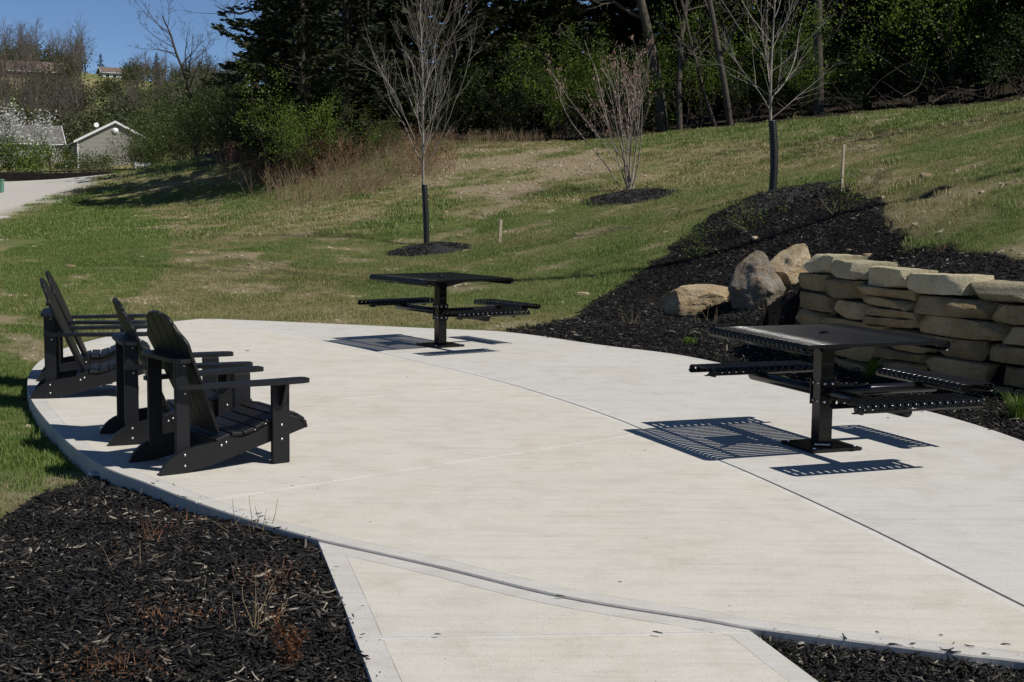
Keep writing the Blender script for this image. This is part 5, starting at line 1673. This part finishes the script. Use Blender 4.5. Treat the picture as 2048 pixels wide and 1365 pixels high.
# bare tree standing against the sky, and a limb reaching in from the evergreens
plant("bare_tree", crown_tree(82, 9.6, .19, 20, 1.3, 0, .1, None, (-.03, 0), .33, 3, 'bark_dark', 12, .08, .85, .50, .009), "large bare tree against the sky above the green bushes at left", "tree", at(393, 84), 84, 2.2)
plant("bare_tree", crown_tree(83, 14, .24, 14, 1.6, 0, .1, None, (-.12, 0), .45, 2, 'bark_dark', 12, .07, 1.0, .55, .010), "bare tree at the edge of the evergreens reaching long limbs over the sky", "tree", at(505, 66), 66, .6)

# bare trees clothing the hill
HT = []
for i in range(4):
    p_ = crown_tree(110 + i, 11 + i, .20, 24, 1.1, 0, .2, None, (0, 0), .18, 2, 'twig_far', 8, .05, .62, .44, .016)
    HT.append(p_)
HG = [bush_mesh(120 + i, 4.5, 4.5, 900, .5, M['hill_leaf'], 10, 'twig_far') for i in range(2)]
# thicker twigs so that they still read as a haze of branches far away
rh = np.random.RandomState(31)
k = 0
for i in range(200):
    d_ = rh.uniform(195, 345) if i > 26 else rh.uniform(318, 350)
    px = rh.uniform(-40, 480)
    x = at(px, d_)
    if abs(px - 222) < 44 and d_ > 232: continue
    s = rh.uniform(.55, .85) * (1.0 if px < 190 else .62 if d_ > 280 else .8)
    plant("hillside_tree", HT[rh.randint(4)], "bare grey brown tree among many on the distant hill", "tree", x, d_, rh.uniform(0, 6), s, "bare trees on the distant hill", -.2)
for i in range(170):
    d_ = rh.uniform(165, 335); px = rh.uniform(-40, 480)
    if abs(px - 222) < 44 and d_ > 285: continue
    plant("hillside_bush", HG[rh.randint(2)], "rounded green bush among bare trees on the distant hill", "bush", at(px, d_), d_, rh.uniform(0, 6), rh.uniform(.5, 1.0), "green bushes on the distant hill", -.2)
plant("cedar_tree", [CED[1][0], CED[1][1], CED[1][2]], "small dark evergreen on the ridge right of the white house", "tree", at(318, 318), 318, 0, .55)
plant("cedar_tree", [CED[3][0], CED[3][1], CED[3][2]], "small dark evergreen beside the white house on the ridge", "tree", at(208, 330), 330, 0, .4)

# ------------------------------------------------------------------ small plants in the mulch beds
S1 = bush_mesh(131, .60, .72, 420, .034, M['spring'], 9, 'bark_grey')
for i, (px, py, s_, lb) in enumerate(((1490, 462, 1.0, "thin green shrub on the mulch slope above the upright boulder"), (1392, 520, .9, "thin green shrub on the mulch slope left of the boulders"), (1690, 425, .95, "sprawling green shrub on the mulch below the tall stake"), (1570, 392, .4, "tiny green sprig beside the trunk guard at the top of the mulch bed"))):
    q = hit(px, py)
    plant("small_shrub", S1, lb, "shrub", q[0], q[1], i * 1.9, s_, "thin green shrubs in the hill bed")
def stalks(seed, n, h, leafy):
    rng = np.random.RandomState(seed)
    st = [branch(rng, np.r_[rng.normal(0, .06, 2), -.02], np.r_[rng.normal(0, .30, 2), 1], h * rng.uniform(.4, 1.15), .0028, 5, .10, 0, .4) for _ in range(n)]
    st += [branch(rng, np.r_[rng.normal(0, .08, 2), .012], np.r_[rng.normal(0, 1, 2), .12], h * rng.uniform(.4, .9), .0026, 5, .1, -.02, .4) for _ in range(n // 2)]
    a_ = tubes("stems", st, 4); a_.materials.append(M['twig_red'] if seed % 2 else M['twig_straw'])
    out = [a_]
    if leafy:
        c = np.c_[rng.normal(0, .09, leafy), rng.normal(0, .08, leafy), np.abs(rng.normal(.03, .03, leafy))]
        V, F = leaf_quads(c, .015, rng, .45)
        b_ = mesh_np("withered_leaves", V, F); b_.materials.append(M['wither']); out.append(b_)
    return out
M['wither'] = leaf_mat("withered_leaves", (.075, .028, .012), (.17, .075, .030), .2)
rng = np.random.RandomState(70)
fr_ = [branch(rng, (rng.normal(0, .02), rng.normal(0, .02), -.01), (rng.normal(0, .22), rng.normal(0, .2), 1), rng.uniform(.12, .25), .003, 8, .06, 0, .4) for _ in range(5)]
V, F = leaf_quads(np.vstack([f_[0][rng.randint(0, 9, 170)] for f_ in fr_]) + rng.normal(0, .010, (850, 3)), .013, rng, .5)
FERN = mesh_np('fronds', V, F); FERN.materials.append(M['wither'])
dl = [(320, 1080, 3, .19, 60, "withered stalks in the mulch below the nearest chair's rear foot"), (505, 1068, 4, .18, 30, "withered stalks at the patio edge with upright straw stems"), (540, 1180, 5, .12, 220, "rusty withered plant in the mulch left of the walkway corner"), (515, 1255, 6, .22, 30, "tall straw stalks in the mulch left of the walkway"), (583, 1330, 7, .22, 260, "upright rust brown fern like plant at the lower edge beside the walkway"),
      (330, 1255, 9, .09, 160, "flattened rusty stems in the middle of the front mulch bed"), (250, 1350, 11, .10, 160, "rusty withered tuft at the bottom edge of the front mulch bed"), (275, 1140, 8, .16, 10, "pair of thin straw stalks in the front mulch bed"), (190, 1355, 13, .09, 120, "small rusty tuft at the bottom edge, left of the other one"), (375, 1040, 15, .10, 40, "tiny rusty seedling in the mulch beside the slab edge")]
for i, (px, py, sd_, h_, lf, lb) in enumerate(dl):
    q = flat(px, py, -.05)
    t = thing("withered_plant", lb, "plant", (q[0], q[1], float(ground_fine(np.array([q[0]]), np.array([q[1]]))[0]) + .01), 0, "withered plants in the front mulch bed")
    if sd_ == 7:
        link('fronds', FERN, None, t); continue
    for m_ in stalks(sd_, 9 if sd_ != 8 else 3, h_, lf): link(m_.name.split(".")[0], m_, None, t)['kind'] = 'stuff'
for i, (px, py, sd_, h_, lb) in enumerate(((1425, 648, 22, .42, "dry straw stalks in front of the low flat boulder"), (1260, 655, 24, .35, "dry straw stalks in the mulch left of the boulders"), (1530, 640, 26, .3, "dry straw stalks at the foot of the upright boulder"), (1890, 505, 23, .25, "thin dry stem standing behind the wall"))):
    q = hit(px, py)
    t = thing("withered_plant", lb, "plant", tuple(q), 0, "dry stalks in the hill bed")
    for m_ in stalks(sd_, 8, h_, 0): link(m_.name.split(".")[0], m_, None, t)['kind'] = 'stuff'
def clump(seed, h):
    rng = np.random.RandomState(seed)
    V, F = [], []
    for i in range(150):
        th = rng.uniform(0, 6.28); hh = h * rng.uniform(.5, 1.1); ln = hh * rng.uniform(.1, .75)
        bx, by = rng.normal(0, .035, 2); dx, dy = math.cos(th), math.sin(th); wx, wy = -dy * .003, dx * .003
        k = len(V)
        for t_, ww in ((0, 1), (.4, 1), (.75, .7), (1, .1)):
            ox, oy, oz = bx + dx * ln * t_ ** 2, by + dy * ln * t_ ** 2, hh * t_ * (1 - .25 * t_ * t_)
            V += [(ox - wx * ww, oy - wy * ww, oz), (ox + wx * ww, oy + wy * ww, oz)]
        for s in (0, 2, 4): F.append((k + s, k + s + 1, k + s + 3, k + s + 2))
    return mesh_np("grass_clump", V, F)
M['clump'] = leaf_mat("fresh_grass_clump", (.055, .115, .012), (.13, .20, .03), .4, .45)
for i, (px, py, h_, lb) in enumerate(((1745, 768, .26, "fresh green grass clump at the wall foot behind the near table's post"), (1595, 728, .24, "fresh green grass clump behind the near tabletop's left corner"), (2032, 835, .26, "fresh green grass clump at the right edge below the wall"), (1380, 697, .1, "small green sprig at the mulch edge by the patio"))):
    q = flat(px, py, 0)
    o = link("grass_clump", clump(140 + i, h_), M['clump'])
    o.location = (q[0], q[1], gz(q[0], q[1]))
    tag(o, lb, "plant", "fresh grass clumps in the hill bed")

# bits lying on the concrete, and a small metal cap in the grass
q = flat(198, 948, -.07)
t = thing("drain_cap", "small round metal cap in the grass beside the patio edge", "cap", (q[0], q[1], -.085), .3)
cap = lathe("lid", [(.0005, .035), (.05, .033), (.062, .025), (.065, 0)], 16)
link("lid", cap, simple("dull_zinc", (.35, .35, .34), .4, .2, 20, metal=.8), t)
link("collar", lathe("collar", [(.066, .016), (.074, .014), (.078, -.04)], 16), M['guard'], t)
rng = np.random.RandomState(19)
spots = [(406, 648, .020), (382, 648, .016), (495, 702, .03), (638, 707, .012), (815, 755, .014), (636, 978, .012), (605, 955, .010), (585, 973, .014), (518, 1028, .022), (875, 1270, .015), (1240, 1165, .010), (1290, 902, .012), (1262, 911, .007), (1776, 837, .024), (1385, 787, .008), (1120, 1193, .026), (1315, 1267, .022), (1882, 1272, .014), (1460, 1214, .008), (652, 882, .006), (740, 1045, .008), (1060, 780, .006), (1550, 1040, .007), (930, 1010, .006)]
for i, (px, py, s_) in enumerate(spots):
    q = flat(px, py)
    me = chip(300 + i)
    me.materials.clear(); me.materials.append(M['mulch'])
    o = link("bark_fragment", me)
    o.location = (q[0], q[1], .004); o.rotation_euler = (.1, .05, rng.uniform(-.6, .6)); k_ = s_ / .035
    o.scale = (k_, k_ * 1.4, k_)
    tag(o, "stray dark fragment of bark lying on the pale concrete", "bark fragment", "stray bark on the concrete")
